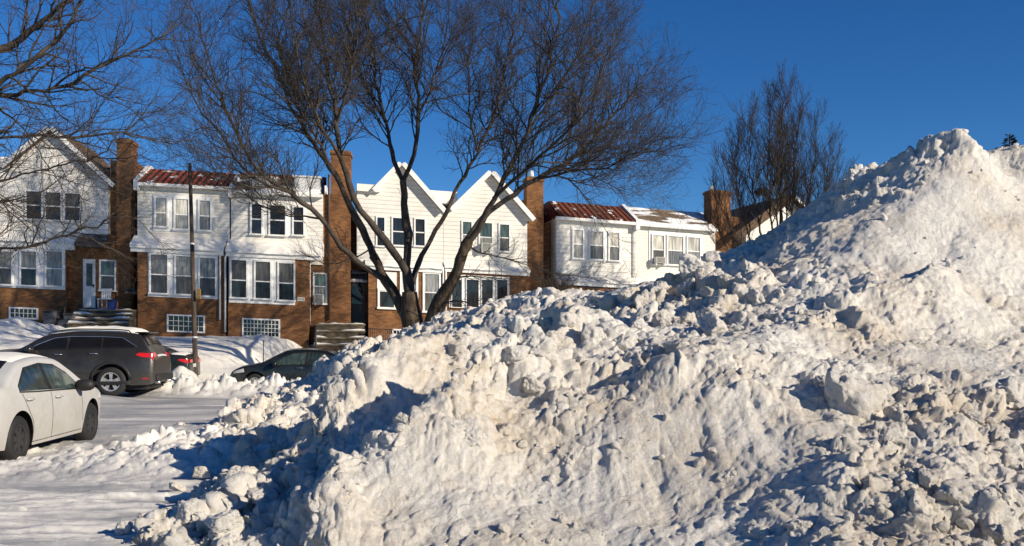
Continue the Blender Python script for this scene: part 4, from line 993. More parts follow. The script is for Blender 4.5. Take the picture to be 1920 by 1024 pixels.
# the big spreading tree
YT = 33.5
T = Tree(21, up=0.30, wig=0.19, tw=0.0075); T.th = 0.63; T.dn = 0.92
T.limb(W([(787,735,0),(785,668,0),(778,630,0),(772,590,0),(768,548,0)], YT), 1.0, 0.44, 0, tgt=T.trunk, k=14, jit=0.02)
T.limb(W([(800,650,-.1),(815,585,-.3),(838,545,-.6),(858,505,-1),(868,470,-1.2),(880,448,-1.3)], YT), 0.52, 0.235, 0, tgt=T.trunk, k=11, jit=0.02)
T.limb(W([(764,600,.1),(745,560,.3),(722,525,.6),(700,480,1)], YT), 0.34, 0.25, 0, tgt=T.trunk, k=10, jit=0.02)
B = T.limb
# centre stem
B(W([(768,552,0),(762,500,.2),(766,440,.4),(758,385,.5),(755,340,.6)], YT), 0.30, 0.20, 1, .6)
B(W([(755,340,.6),(738,300,.8),(722,230,1.2),(705,150,1.6),(692,60,2),(682,-70,2.4)], YT), 0.14, 0.03, 3, .15)
B(W([(755,340,.6),(775,290,.4),(784,220,.2),(780,130,0),(792,30,-.3),(800,-80,-.6)], YT), 0.15, 0.03, 3, .15)
B(W([(784,220,.2),(812,150,.8),(835,70,1.4),(850,-40,2)], YT), 0.075, 0.02, 3, .1)
B(W([(722,230,1.2),(690,170,2),(660,90,3),(640,-20,4)], YT), 0.075, 0.02, 3, .1)
# left stems
B(W([(764,515,0),(738,470,-.3),(705,430,-.6),(678,395,-1),(655,345,-1.4),(640,300,-1.6),(632,230,-1.8),(615,140,-2),(600,40,-2.3),(592,-60,-2.6)], YT), 0.24, 0.04, 3, .4)
B(W([(700,480,1),(678,430,1.2),(655,385,1.4),(628,330,1.6),(600,285,1.9),(565,235,2.2),(525,150,2.6),(485,60,3),(458,-40,3.4)], YT), 0.24, 0.03, 3, .3)
B(W([(722,525,.6),(680,500,.2),(640,462,-.3),(600,410,-1),(548,362,-1.6),(492,325,-2.2),(450,265,-2.6),(420,200,-3),(390,110,-3.4),(372,20,-3.8)], YT), 0.19, 0.025, 3, .3)
B(W([(548,362,-1.6),(500,345,-2.4),(455,315,-3),(410,250,-3.4),(365,190,-3.6),(330,100,-4)], YT), 0.085, 0.018, 3, .1)
B(W([(628,330,1.6),(590,255,.8),(555,190,.3),(520,90,0),(505,0,0),(500,-60,0)], YT), 0.11, 0.02, 3, .1)
B(W([(632,230,-1.8),(655,150,-2.6),(668,60,-3),(665,-50,-3.3)], YT), 0.09, 0.02, 3, .1)
B(W([(640,300,-1.6),(600,230,-2.6),(570,150,-3.4),(548,50,-4),(540,-50,-4.4)], YT), 0.10, 0.02, 3, .1)
B(W([(600,410,-1),(560,405,-.4),(520,400,0),(470,372,.6),(420,330,1),(360,290,1.4)], YT), 0.055, 0.012, 3, .1)
# right stems
B(W([(768,545,.2),(792,478,.6),(826,415,1),(862,345,1.5),(896,285,2),(925,215,2.4),(948,120,2.8),(972,20,3.2),(985,-50,3.5)], YT), 0.17, 0.025, 3, .35)
B(W([(868,470,-1.2),(895,430,-1.4),(925,372,-1.6),(958,310,-1.8),(988,245,-2),(1015,170,-2.2),(1040,80,-2.5),(1056,-40,-2.8)], YT), 0.20, 0.03, 3, .25)
B(W([(862,482,-1.2),(900,415,-.6),(950,372,-.1),(1010,335,.4),(1068,298,1),(1125,245,1.6),(1178,185,2.2),(1222,120,2.8)], YT), 0.21, 0.022, 3, .25)
B(W([(925,372,-1.6),(975,328,-2.4),(1030,278,-3),(1085,215,-3.5),(1130,130,-4),(1160,40,-4.4)], YT), 0.11, 0.02, 3, .1)
B(W([(1010,335,.4),(1080,322,-.4),(1140,312,-1),(1195,285,-1.5),(1250,240,-2)], YT), 0.09, 0.014, 3, .1)
B(W([(988,245,-2),(1030,190,-1.4),(1072,120,-1),(1105,40,-.6),(1120,-30,-.4)], YT), 0.085, 0.018, 3, .1)
B(W([(1068,298,1),(1130,278,2),(1190,245,2.6),(1245,195,3)], YT), 0.07, 0.012, 3, .1)
B(W([(1040,328,.2),(1100,345,.8),(1160,352,1.4),(1215,345,1.8)], YT), 0.045, 0.010, 3, .1)
B(W([(896,285,2),(880,210,2.8),(880,120,3.4),(890,10,4)], YT), 0.075, 0.018, 3, .1)
# low side branches over the house fronts
B(W([(880,462,-1.2),(915,478,-1.6),(955,486,-2),(1000,500,-2.3)], YT), 0.055, 0.012, 2, .1)
B(W([(850,522,-.8),(900,518,-1.4),(945,524,-1.8),(990,520,-2.2)], YT), 0.05, 0.012, 2, .1)
B(W([(818,578,-.4),(855,562,-1),(900,574,-1.4),(960,575,-1.8)], YT), 0.06, 0.012, 2, .1)
B(W([(690,470,1),(650,490,1.4),(610,495,1.6),(560,470,2)], YT), 0.045, 0.010, 2, .1, 1.2)
B(W([(660,480,0),(620,510,-.6),(580,520,-1),(545,515,-1.4)], YT), 0.035, 0.009, 2, .1)
B(W([(1000,500,-2.3),(1050,515,-2.6),(1100,518,-2.8),(1165,528,-3)], YT), 0.03, 0.008, 2, .1)
p = at(787, 735, YT); T.finish('bare_tree', 'large bare tree with many spreading stems standing before the twin white gables', (p.x, p.y, p.z))

# tree on the left whose limbs reach in from outside the picture
YL = 21.0
T = Tree(5, up=0.10, wig=0.19, tw=0.0048); T.th = 0.72
B = T.limb
p0 = at(-330, 720, YL)
T.limb([(p0.x, p0.y, -0.2), (p0.x + .1, p0.y, 2.0), (p0.x + .3, p0.y, 4.2), (p0.x + .6, p0.y - .1, 6.4), (p0.x + 1.2, p0.y, 9)], 0.36, 0.12, 0, tgt=T.trunk, k=12, jit=.02)
def L(pts, r0, r1, dens=1.0, lv=3, s0=.15, lenf=.62): B(W(pts, YL), r0, r1, lv, s0, dens, lenf, step=.2, jit=.03)
L([(-285,240,0),(-150,170,.2),(-60,112,.3),(0,92,.4),(55,60,.5),(110,15,.6),(170,-40,.8)], .17, .07)
L([(-295,290,0),(-150,225,-.3),(-60,190,-.4),(0,158,-.4),(55,118,-.5),(100,82,-.5),(140,30,-.6),(160,-40,-.6)], .13, .04)
L([(-300,330,0),(-150,250,.3),(-40,190,.6),(30,176,.8),(117,164,1),(160,142,1.1),(200,117,1.3),(250,95,1.5),(293,76,1.7),(335,45,2)], .12, .025)
L([(100,165,1),(140,135,.7),(190,122,.3),(230,80,0),(250,40,-.3)], .04, .012)
L([(-310,360,0),(-150,290,.4),(-40,262,.8),(0,260,1),(86,255,1.2),(160,254,1.4),(235,249,1.6)], .075, .035)
L([(235,249,1.6),(262,222,1.7),(285,195,1.8),(300,160,1.9)], .03, .008)
L([(235,249,1.6),(290,262,2),(340,270,2.3),(380,262,2.6)], .028, .008)
L([(-310,420,0),(-150,370,-.5),(0,338,-.8),(86,317,-1),(172,293,-1.1),(215,268,-1.2),(236,248,-1.3),(262,205,-1.5)], .06, .014)
L([(-320,450,0),(-150,400,.2),(0,379,.4),(56,368,.5),(100,345,.6),(130,323,.7),(160,300,.8)], .055, .012)
L([(-325,500,0),(-150,470,-.6),(0,467,-.9),(64,461,-1),(100,450,-1.1),(125,441,-1.1),(150,431,-1.2),(180,424,-1.2),(206,409,-1.3),(236,400,-1.4)], .085, .018)
L([(125,441,-1.1),(165,448,-1),(200,462,-.9),(225,480,-.8)], .025, .008)
L([(-40,338,-.7),(20,395,-.5),(60,430,-.4),(90,470,-.2)], .03, .008)
L([(0,205,0),(40,235,-.6),(75,285,-1),(110,340,-1.4),(135,372,-1.6)], .035, .008)
L([(130,256,1.3),(165,225,1),(180,195,.8),(190,150,.6)], .025, .008)
L([(30,90,.4),(50,40,.8),(45,-20,1)], .045, .02)
L([(172,293,-1.1),(220,300,-1.4),(260,292,-1.6),(300,305,-1.8)], .022, .007)
L([(150,150,1.1),(200,185,1.4),(245,205,1.6),(275,235,1.8)], .03, .008)
T.finish('bare_tree', 'bare tree whose long level limbs reach in across the left edge before the gabled house', (p0.x, p0.y, 0))

# upright tree on the right
YR = 41.0
T = Tree(33, up=0.6, wig=0.09, tw=0.0075); T.th = 0.72
B = T.limb
b0 = (1462, 560, 0)
T.limb(W([(1462,640,0),(1462,560,0),(1463,500,0)], YR), 0.24, 0.17, 0, tgt=T.trunk, k=10, jit=.01)
def U(pts, r0=.07, r1=.014, dens=1.4): B(W([(x, y + 26 * (1 - y / 520), z) for x, y, z in pts], YR), r0, r1, 3, .3, dens, .56, jit=.05)
U([(1463,500,0),(1466,420,0),(1464,330,.1),(1466,240,.2),(1470,150,.2)], .15, .012)
U([(1462,510,0),(1448,430,.4),(1442,340,.6),(1440,250,.8),(1446,178,.9)], .09)
U([(1463,505,0),(1480,430,-.3),(1488,340,-.5),(1492,250,-.6),(1500,185,-.7)], .09)
U([(1461,515,0),(1430,450,-.4),(1415,370,-.7),(1406,290,-.9),(1408,205,-1)], .085)
U([(1464,515,0),(1500,440,.4),(1518,360,.7),(1526,290,.8),(1532,225,.9)], .085)
U([(1460,520,0),(1415,460,.5),(1390,390,.9),(1378,320,1.2),(1384,240,1.3)], .075)
U([(1465,520,0),(1520,455,-.5),(1542,390,-.8),(1552,330,-1),(1556,270,-1.1)], .075)
U([(1460,525,0),(1405,480,-.3),(1372,420,-.6),(1358,360,-.9),(1356,310,-1)], .06)
U([(1466,525,0),(1525,480,.4),(1552,420,.8),(1566,365,1),(1572,320,1.2)], .06)
U([(1463,480,0),(1456,400,-.9),(1452,320,-1.3),(1456,230,-1.5)], .07)
U([(1464,480,0),(1475,400,.9),(1478,320,1.3),(1482,220,1.5)], .07)
U([(1460,530,0),(1400,505,.1),(1362,460,.2),(1345,410,.3),(1342,350,.3)], .045)
U([(1466,530,0),(1520,510,-.1),(1545,470,-.3),(1560,430,-.4),(1570,390,-.5)], .045)
p = at(1462, 640, YR)
TR = T.finish('bare_tree', 'narrow upright bare tree with many straight stems, standing behind the crest of the snow heap', (p.x, p.y, p.z))
# nest in its crown
q = at(1421, 362, YR); t = thing('bird_nest', 'small round twiggy nest high in the upright bare tree', 'nest', (q.x, q.y - .2, q.z))
N_ = Tubes(); rn = np.random.RandomState(4)
for i in range(110):
    v = rn.normal(size=3); v /= np.linalg.norm(v); c = v * np.array([.15, .15, .13]) * rn.uniform(.5, 1) + np.array([q.x, q.y - .2, q.z])
    u = np.cross(v, rn.normal(size=3)); u /= np.linalg.norm(u); N_.add([c - u * .16, c, c + u * .16], [.008, .012, .008], 3)
N_.build('twigs', M['twig'], t).matrix_parent_inverse = Matrix.Translation(-t.location)
# evergreen tips beyond the heap
def evergreen(px, py, Y, h, label, seed, wdt=.28):
    b = at(px, py, Y); rt = np.random.RandomState(seed); t = thing('evergreen_tree', label, 'tree', (b.x, b.y, b.z - h))
    tk = Tubes(); tk.add([(b.x, b.y, b.z - h), (b.x, b.y, b.z - h * .5), (b.x, b.y, b.z)], [.16, .1, .02], 7); tk.build('trunk', M['bark'], t).matrix_parent_inverse = Matrix.Translation(-t.location)
    V, Fq, n = [], [], 0
    for i in range(5200):
        f = rt.rand() ** .75; z = b.z - f * h * .92; a = rt.uniform(0, 6.28); rr = (0.04 + wdt * f * h * .8) * (0.75 + .25 * math.sin(a * 5 + f * 30)) * rt.rand() ** .4
        c = np.array([b.x + rr * math.cos(a), b.y + rr * math.sin(a), z - rr * .25]); d = np.array([math.cos(a), math.sin(a), rt.uniform(-.5, .3)]); s_ = np.cross(d, rt.normal(size=3)); s_ /= np.linalg.norm(s_)
        l = rt.uniform(.1, .22); V += [c, c + d * l * .6 + s_ * l * .16, c + d * l, c + d * l * .6 - s_ * l * .16]; Fq.append((n, n+1, n+2, n+3)); n += 4
    link('crown', mesh_np('crown', np.array(V), np.array(Fq), False), M['evergreen'], t).matrix_parent_inverse = Matrix.Translation(-t.location)
evergreen(1893, 252, 30, 8.0, 'dark evergreen whose ragged tip shows over the heap at the right edge', 2)
evergreen(1868, 277, 33, 7.0, 'low dark evergreen barely showing beside the taller evergreen tip over the heap', 3)
# dark shrub in front of the brick chimney of the gabled pair
def shrub(px, py, Y, wd, ht, label, seed):
    b = at(px, py, Y); T = Tree(seed, up=.5, wig=.2, tw=.008); rn = T.r
    for i in range(26):
        a = rn.uniform(0, 6.28); l = rn.uniform(.6, 1) * ht; c = [(b.x + rn.normal() * .12, b.y + rn.normal() * .12, b.z - .3)]
        e = np.array([b.x + math.cos(a) * wd * rn.uniform(.3, 1), b.y + math.sin(a) * wd * .6, b.z + l]); T.limb([c[0], tuple((np.array(c[0]) + e) / 2 + np.array([0, 0, .1])), tuple(e)], .018, .008, 2, .2, 1.3, .45, step=.15, jit=.03)
    T.finish('bare_shrub', label, (b.x, b.y, b.z), 'shrub')
shrub(1040, 560, 40, 1.2, 1.0, 'tangled bare dark shrub behind the heap, below the brick chimney of the twin gables', 9)
# ------------------------------------------------------------------ utility pole and small yard things
pb, ptp = at(367, 704, 34.0), at(356, 306, 34.0)
t = thing('utility_pole', 'weathered wooden utility pole leaning a little, between the dark cars and the red roofed house', 'utility pole', pb)
def into(o, t): o.matrix_parent_inverse = Matrix.Translation(-t.location); return o
m = MB(); n = 14
m.tube([pb.lerp(ptp, i / n) + Vector((0, 0, -0.4 if i == 0 else 0)) for i in range(n + 1)], [0.095 - 0.035 * i / n for i in range(n + 1)], 12)
into(m.build('pole', M['polewood'], t, True), t)
c = at(372, 550, 33.83); m = MB(); m.box(c.x - .07, c.x + .07, c.y - .0, c.y + .07, c.z - .16, c.z + .16); m.box(c.x - .08, c.x + .08, c.y - .02, c.y + .075, c.z - .2, c.z - .163); into(m.build('meter_tag', M['yellow'], t, bevel=.012), t)
m = MB()
for f in (.18, .62):
    p = pb.lerp(ptp, f); m.tube([p - Vector((0, 0, .03)), p + Vector((0, 0, .03))], [.095 - .035 * f + .008] * 2, 12)
into(m.build('metal_band', M['greytrim'], t), t)
def stake(px, y0, y1, Y, label, r=.018, cat='stake', name='thin_stake', lean=0.0):
    a, b = at(px, y1, Y), at(px + lean, y0, Y); a.z -= .25
    m = MB(); m.tube([a, b], r, 7); m.tube([b, b + Vector((0, 0, .03))], r * 1.6, 7); tag(m.build(name, M['blackmetal'], None, True), label, cat)
stake(592, 612, 664, 37.0, 'dark post standing in the snow by the foot of the wide stone steps', .04, 'post', 'handrail_post')
stake(494, 640, 674, 36.0, 'thin dark stake in the snow bank above the dark sedan bonnet')
stake(577, 640, 660, 36.5, 'short thin dark stake in the bank close to the dark post by the steps')
# shovel, bins and chair by the first house
def yard(px, py, Y, name, label, cat):
    p = at(px, py, Y); return thing(name, label, cat, p), p
t, p = yard(118, 612, 42.6, 'snow_shovel', 'snow shovel with its handle upright, stuck in the snow before the left gabled house', 'shovel')
m = MB(); m.tube([(0, 0, .25), (.12, .05, 1.15)], .022, 8); m.build('shaft', M['polewood'], t, True)
m = MB(); m.tube([(.04, .05, 1.16), (.2, .05, 1.2)], .02, 8); m.build('grip', M['black'], t, True)
m = MB(); m.prism([(-.24, -.2), (.24, -.2), (.22, .24), (.06, .3), (-.06, .3), (-.22, .24)], -.03, .0); m.build('blade', M['greybin'], t)
def bin_(px, py, Y, w_, h, mat, label):
    t, p = yard(px, py, Y, 'rubbish_bin', label, 'bin')
    m = MB(); m.add([(-w_*.42,-w_*.42,-.3),(w_*.42,-w_*.42,-.3),(w_*.42,w_*.42,-.3),(-w_*.42,w_*.42,-.3),(-w_*.5,-w_*.5,h),(w_*.5,-w_*.5,h),(w_*.5,w_*.5,h),(-w_*.5,w_*.5,h)],
      [(0,3,2,1),(4,5,6,7),(0,1,5,4),(1,2,6,5),(2,3,7,6),(3,0,4,7)]); m.build('body', M[mat], t, bevel=.02)
    m = MB(); m.box(-w_*.54, w_*.54, -w_*.54, w_*.54, h + .002, h + .06); m.build('lid', M[mat], t, bevel=.02)
    m = MB(); m.box(-w_*.3, w_*.3, -w_*.6, -w_*.542, h - .02, h + .04); m.build('handle', M['black'], t)
bin_(96, 600, 42.9, .55, .35, 'greybin', 'grey bin half sunk in snow under the triple window of the left gabled house')
bin_(134, 604, 42.8, .5, .32, 'greybin', 'smaller grey bin in the snow between the shovel and the stone steps')
t, p = yard(196, 578, 43.8, 'porch_chair', 'white porch chair on the landing below the small window', 'chair')
for sx in (-.2, .2):
    for sy in (-.2, .2): MB().box(sx - .02, sx + .02, sy - .02, sy + .02, 0, .4).build('leg', M['trim'], t)
MB().box(-.24, .24, -.24, .24, .4, .44).build('seat', M['trim'], t)
m = MB()
for i in range(5): m.box(-.22 + .09 * i, -.16 + .09 * i, .2, .235, .44, .85)
m.box(-.24, .24, .195, .24, .85, .9); m.build('backrest', M['trim'], t)
bin_(210, 577, 43.5, .34, .30, 'bluebin', 'small blue tub on the landing beside the white porch chair')
# ------------------------------------------------------------------ parked cars
def paint(name, c, rough=0.3, metal=0.3, dirt=0.5, dcol=(0.45, 0.43, 0.40)):
    m, nt, b = newmat(name)
    tc = N(nt, 'ShaderNodeTexCoord'); sp = N(nt, 'ShaderNodeSeparateXYZ'); nt.links.new(tc.outputs['Object'], sp.inputs[0])
    n = N(nt, 'ShaderNodeTexNoise', Scale=2.2, Detail=8, Roughness=0.7); nt.links.new(tc.outputs['Object'], n.inputs['Vector'])
    a = N(nt, 'ShaderNodeMath', operation='MULTIPLY_ADD'); nt.links.new(sp.outputs[2], a.inputs[0]); a.inputs[1].default_value = -0.38; nt.links.new(n.outputs[0], a.inputs[2])
    f = ramp(nt, a.outputs[0], [(0.0, (0, 0, 0)), (0.42, (dirt, dirt, dirt))])           # road salt film, heavier low down
    mx = N(nt, 'ShaderNodeMix', data_type='RGBA'); nt.links.new(f, mx.inputs[0]); mx.inputs[6].default_value = (*c, 1); mx.inputs[7].default_value = (*dcol, 1)
    nt.links.new(mx.outputs[2], b.inputs['Base Color']); b.inputs['Metallic'].default_value = metal
    r = N(nt, 'ShaderNodeMath', operation='MULTIPLY_ADD'); nt.links.new(f, r.inputs[0]); r.inputs[1].default_value = 0.5; r.inputs[2].default_value = rough
    nt.links.new(r.outputs[0], b.inputs['Roughness']); b.inputs['Coat Weight'].default_value = 0.35; b.inputs['Coat Roughness'].default_value = 0.12
    return m
M['suvpaint'] = paint('grey_car_paint', (0.030, 0.028, 0.027), 0.28, 0.4, 0.32, (0.13, 0.12, 0.105))
M['whitepaint'] = paint('white_car_paint', (0.50, 0.50, 0.49), 0.4, 0.0, 0.9, (0.38, 0.365, 0.335))
M['darkpaint'] = paint('dark_car_paint', (0.012, 0.016, 0.018), 0.2, 0.3, 0.22, (0.10, 0.12, 0.12))
M['carglass'] = plain('tinted_car_glass', (0.008, 0.008, 0.010), 0.12, spec=0.35)
M['seeglass'] = glass_mat('pale_car_glass', (0.035, 0.055, 0.055), 0.05)
M['chrome'] = plain('chrome_trim', (0.72, 0.72, 0.72), 0.18, 1.0)
M['alloy'] = plain('alloy_wheel', (0.62, 0.60, 0.57), 0.35, 0.7)
M['darkrim'] = plain('dark_wheel', (0.03, 0.03, 0.032), 0.5)
M['redlamp'] = plain('red_tail_lamp', (0.50, 0.012, 0.012), 0.15, spec=0.6, coat=0.6)
M['clearlamp'] = plain('clear_lamp', (0.55, 0.55, 0.55), 0.12, spec=0.6, coat=0.6)
M['plastic'] = plain('black_car_plastic', (0.016, 0.016, 0.017), 0.6)
def pl(pts):                                          # smooth-ish profile through points
    xs = np.array([p[0] for p in pts], float); ys = np.array([p[1] for p in pts], float)
    def f(x):
        x = np.asarray(x, float); i = np.clip(np.searchsorted(xs, x) - 1, 0, len(xs) - 2)
        h = xs[i+1] - xs[i]; t = np.clip((x - xs[i]) / h, 0, 1)
        d = np.diff(ys) / np.diff(xs); mm = np.zeros(len(xs)); mm[0], mm[-1] = d[0], d[-1]
        for k in range(1, len(xs) - 1): mm[k] = 0 if d[k-1] * d[k] <= 0 else 2 * d[k-1] * d[k] / (d[k-1] + d[k])
        return (2*t**3-3*t**2+1)*ys[i] + (t**3-2*t**2+t)*h*mm[i] + (-2*t**3+3*t**2)*ys[i+1] + (t**3-t**2)*h*mm[i+1]
    return f
class Car:
    def __init__(s, name, label, loc, rotz, spec):
        s.p = spec; s.o = thing(name, label, 'car', loc, rotz, 'parked cars in the snowy street'); s.L = spec['L']
        s.top, s.belt, s.plan, s.sill = pl(spec['top']), pl(spec['belt']), pl(spec['plan']), pl(spec['sill'])
    def zb(s, x):
        z = s.sill(x)
        for wx in s.p['wheels']:
            d2 = s.p['arch'] ** 2 - (x - wx) ** 2; z = np.where(d2 > 0, np.maximum(z, s.p['R'] + np.sqrt(np.maximum(d2, 0))), z)
        return z
    def half(s, x, z):
        W = s.plan(x); b = s.belt(x); lo = W * (1 - 0.075 * ((z - 0.62) / 0.5) ** 2)
        wb = W * (1 - 0.075 * ((b - 0.62) / 0.5) ** 2)
        return np.where(z <= b, lo, wb - (z - b) * s.p['tumble'])
    def section(s, x, n1=26, n2=6, n3=7):
        zb, zt = float(s.zb(x)), float(s.top(x)); r = min(s.p['r'], (zt - zb) * .45); ys, zs = [], []
        for z in np.linspace(zb, zt - r, n1): ys.append(float(s.half(x, z))); zs.append(z)
        w0 = ys[-1]; ry = min(r * 1.3, w0 * .6)
        for a in np.linspace(0, math.pi / 2, n2 + 1)[1:]: ys.append(w0 - ry * (1 - math.cos(a))); zs.append(zt - r + r * math.sin(a))
        w1 = ys[-1]; cr = s.p.get('crown', .04)
        for q in np.linspace(1, 0, n3 + 1)[1:]: ys.append(w1 * q); zs.append(zt + cr * (1 - q * q))
        return np.array(ys), np.array(zs)
    def body(s, mat):
        xs = np.unique(np.concatenate([np.linspace(0, .35, 16), np.linspace(.35, s.L - .35, 170), np.linspace(s.L - .35, s.L, 16)]))
        rows = []
        for x in xs:
            y, z = s.section(x); Y = np.concatenate([y, -y[-2::-1]]); Z = np.concatenate([z, z[-2::-1]]); rows.append(np.stack([np.full_like(Y, x), Y, Z], -1))
        V = np.array(rows); nx, k, _ = V.shape; V = V.reshape(-1, 3); Fq = [tuple(f) for f in grid_faces(nx, k)]
        m = MB(); m.add(V, Fq)
        for base in (0, (nx - 1) * k):
            for j in range(k // 2): m.f.append((base + j, base + j + 1, base + k - 2 - j, base + k - 1 - j))
        o = m.build('body', mat, s.o, True)
        try:
            md = o.modifiers.new('edge', 'EDGE_SPLIT'); md.split_angle = R(38)
        except Exception: pass
        m = MB()                                       # underbody between the wheels
        W = s.p['plan'][len(s.p['plan'])//2][1]
        m.box(.25, s.L - .25, -W + .24, W - .24, .17, s.p['R'] * 2 + .02); m.build('underbody', M['black'], s.o)
    def patch(s, poly, name, mat, off=.006, sides=(-1,), parent=None, rows=7, cols=26):
        """outline in side view, laid on the flank"""
        out = []
        px = [p[0] for p in poly]
        for sd in sides:
            xs = np.unique(np.concatenate([np.linspace(min(px) + 1e-4, max(px) - 1e-4, cols), [min(max(q, min(px) + 1e-4), max(px) - 1e-4) for q in px]])); V = []
            for x in xs:
                zz = []
                for i in range(len(poly)):
                    (xa, za), (xb, zb) = poly[i], poly[(i + 1) % len(poly)]
                    if (xa - x) * (xb - x) <= 0 and xa != xb: zz.append(za + (zb - za) * (x - xa) / (xb - xa))
                lo, hi = min(zz), max(zz)
                for z in np.linspace(lo, hi, rows): V.append((x, sd * (float(s.half(x, z)) + off), z))
            m = MB(); fs = [tuple(f) for f in grid_faces(len(xs), rows)]; m.add(V, fs)
            # returned edge so that the panel has thickness
            o = m.build(name, mat, parent or s.o, True); out.append(o)
            md = o.modifiers.new('skin', 'SOLIDIFY'); md.thickness = .005; md.offset = -1
        return out
    def toppatch(s, x0, x1, hw0, hw1, name, mat, off=.006, y0=None, zl=None, n=12, k=14):
        V = []
        for x in np.linspace(x0, x1, n):
            y, z = s.section(x); q = (x - x0) / (x1 - x0); hw = hw0 + (hw1 - hw0) * q
            a = -hw if y0 is None else y0
            for yy in np.linspace(a, hw, k):
                zi = np.interp(abs(yy), y[::-1][:14], z[::-1][:14]); V.append((x, yy, zi))
        V = np.array(V).reshape(n, k, 3); du = np.gradient(V, axis=0); dv = np.gradient(V, axis=1); nn = np.cross(du, dv); nn /= np.linalg.norm(nn, axis=-1, keepdims=True) + 1e-9
        V = V + nn * off; m = MB(); m.add(V.reshape(-1, 3), [tuple(f) for f in grid_faces(n, k)]); o = m.build(name, mat, s.o, True)
        md = o.modifiers.new('skin', 'SOLIDIFY'); md.thickness = .004; md.offset = -1; return o
    def wheels(s, rim='alloy', spokes=5, double=True, width=.22):
        Rr = s.p['R']; rr = Rr * s.p.get('rimf', .66)
        for wx in s.p['wheels']:
            for sd in (-1, 1):
                yc = sd * (float(s.plan(wx)) - width / 2 - .02)
                w_ = bpy.data.objects.new('wheel', None); COL.objects.link(w_); w_.parent = s.o; w_.location = (wx, yc, Rr); w_.empty_display_size = .1
                prof = [(rr, -width/2), (rr + .02, -width/2 - .005), (Rr - .03, -width/2), (Rr, -width/2 + .035), (Rr, width/2 - .035), (Rr - .03, width/2), (rr + .02, width/2 + .005), (rr, width/2), (rr - .02, width/2 - .06), (rr - .02, -width/2 + .06)]
                n = 40; m = MB(); V = []
                for i in range(n):
                    a = 2 * math.pi * i / n; V += [(r * math.cos(a), y, r * math.sin(a)) for r, y in prof]
                k = len(prof); m.add(V, [(i*k+j, i*k+(j+1) % k, ((i+1) % n)*k+(j+1) % k, ((i+1) % n)*k+j) for i in range(n) for j in range(k)]); m.build('tyre', M['black'], w_, True)
                m = MB(); yo = sd * (width / 2 - .035)
                V = []; pr2 = [(rr - .001, yo + sd * .028), (rr - .03, yo + sd * .022), (rr - .035, yo - sd * .02)]
                for i in range(n):
                    a = 2 * math.pi * i / n; V += [(r * math.cos(a), y, r * math.sin(a)) for r, y in pr2]
                m.add(V, [(i*3+j, i*3+j+1, ((i+1) % n)*3+j+1, ((i+1) % n)*3+j) for i in range(n) for j in range(2)])
                for i in range(spokes):
                    for da in ((-.13, .13) if double else (0,)):
                        a = 2 * math.pi * i / spokes + .3; a0 = a + da * .4; a1 = a + da
                        hw = .018 if double else .035
                        c0 = Vector((.05 * math.cos(a0), 0, .05 * math.sin(a0))); c1 = Vector(((rr - .02) * math.cos(a1), 0, (rr - .02) * math.sin(a1))); t_ = (c1 - c0).normalized(); q = Vector((-t_.z, 0, t_.x)) * hw
                        y0, y1 = yo - .012, yo + .012
                        m.add([(c0.x+q.x,y0,c0.z+q.z),(c0.x-q.x,y0,c0.z-q.z),(c1.x-q.x*1.3,y0,c1.z-q.z*1.3),(c1.x+q.x*1.3,y0,c1.z+q.z*1.3),(c0.x+q.x,y1,c0.z+q.z),(c0.x-q.x,y1,c0.z-q.z),(c1.x-q.x*1.3,y1,c1.z-q.z*1.3),(c1.x+q.x*1.3,y1,c1.z+q.z*1.3)],
                              [(0,3,2,1),(4,5,6,7),(0,1,5,4),(1,2,6,5),(2,3,7,6),(3,0,4,7)])
                hub = [(.075 * math.cos(a), .075 * math.sin(a)) for a in np.linspace(0, 6.283, 16, endpoint=False)]
                m.prism(hub, yo - .014, yo + .014 + sd * .004); m.build('rim', M[rim], w_)
                m = MB(); m.prism([((rr - .02) * math.cos(a), (rr - .02) * math.sin(a)) for a in np.linspace(0, 6.283, 32, endpoint=False)], yo - sd * .06 - .004, yo - sd * .06 + .004); m.build('brake_disc', M['black'], w_)
    def gaps(s, lines, w=.006):
        for ln in lines:
            (x0, z0), (x1, z1) = ln; n = 14; V = []
            dx, dz = x1 - x0, z1 - z0; l = math.hypot(dx, dz); px_, pz_ = -dz / l * w, dx / l * w
            m = MB()
            for sd in (-1, 1):
                V = []
                for i in range(n):
                    t = i / (n - 1); x, z = x0 + dx * t, z0 + dz * t
                    for sg in (-1, 1):
                        xx, zz = x + px_ * sg, z + pz_ * sg; V.append((xx, sd * (float(s.half(xx, zz)) + .003), zz))
                m.add(V, [tuple(f) for f in grid_faces(n, 2)])
            m.build('door_gap', M['plastic'], s.o)
    def handles(s, spots, mat):
        for x, z in spots:
            for sd in (-1, 1):
                y = float(s.half(x, z)); m = MB(); m.tube([(x - .1, sd * (y + .005), z), (x - .08, sd * (y + .035), z), (x + .08, sd * (y + .035), z), (x + .1, sd * (y + .005), z)], [.013, .015, .015, .013], 8); m.build('door_handle', mat, s.o, True)
    def mirror(s, x, z, mat, sz=1.0):
        for sd in (-1, 1):
            y = float(s.half(x, z)); b = MB()
            V = []; 
            for i, (f, sc) in enumerate(((0, .55), (.04, .9), (.12, 1), (.19, .9), (.24, .55))):
                for a in np.linspace(0, 6.283, 10, endpoint=False): V.append((x + .07 * sc * math.cos(a) * sz, sd * (y - .01 + f * sz), z + .07 + (.085 * sc * math.sin(a)) * sz))
            b.add(V, [(i*10+j, i*10+(j+1) % 10, (i+1)*10+(j+1) % 10, (i+1)*10+j) for i in range(4) for j in range(10)]); b.f += [tuple(range(10)), tuple(range(40, 50))]
            b.build('wing_mirror', mat, s.o, True)
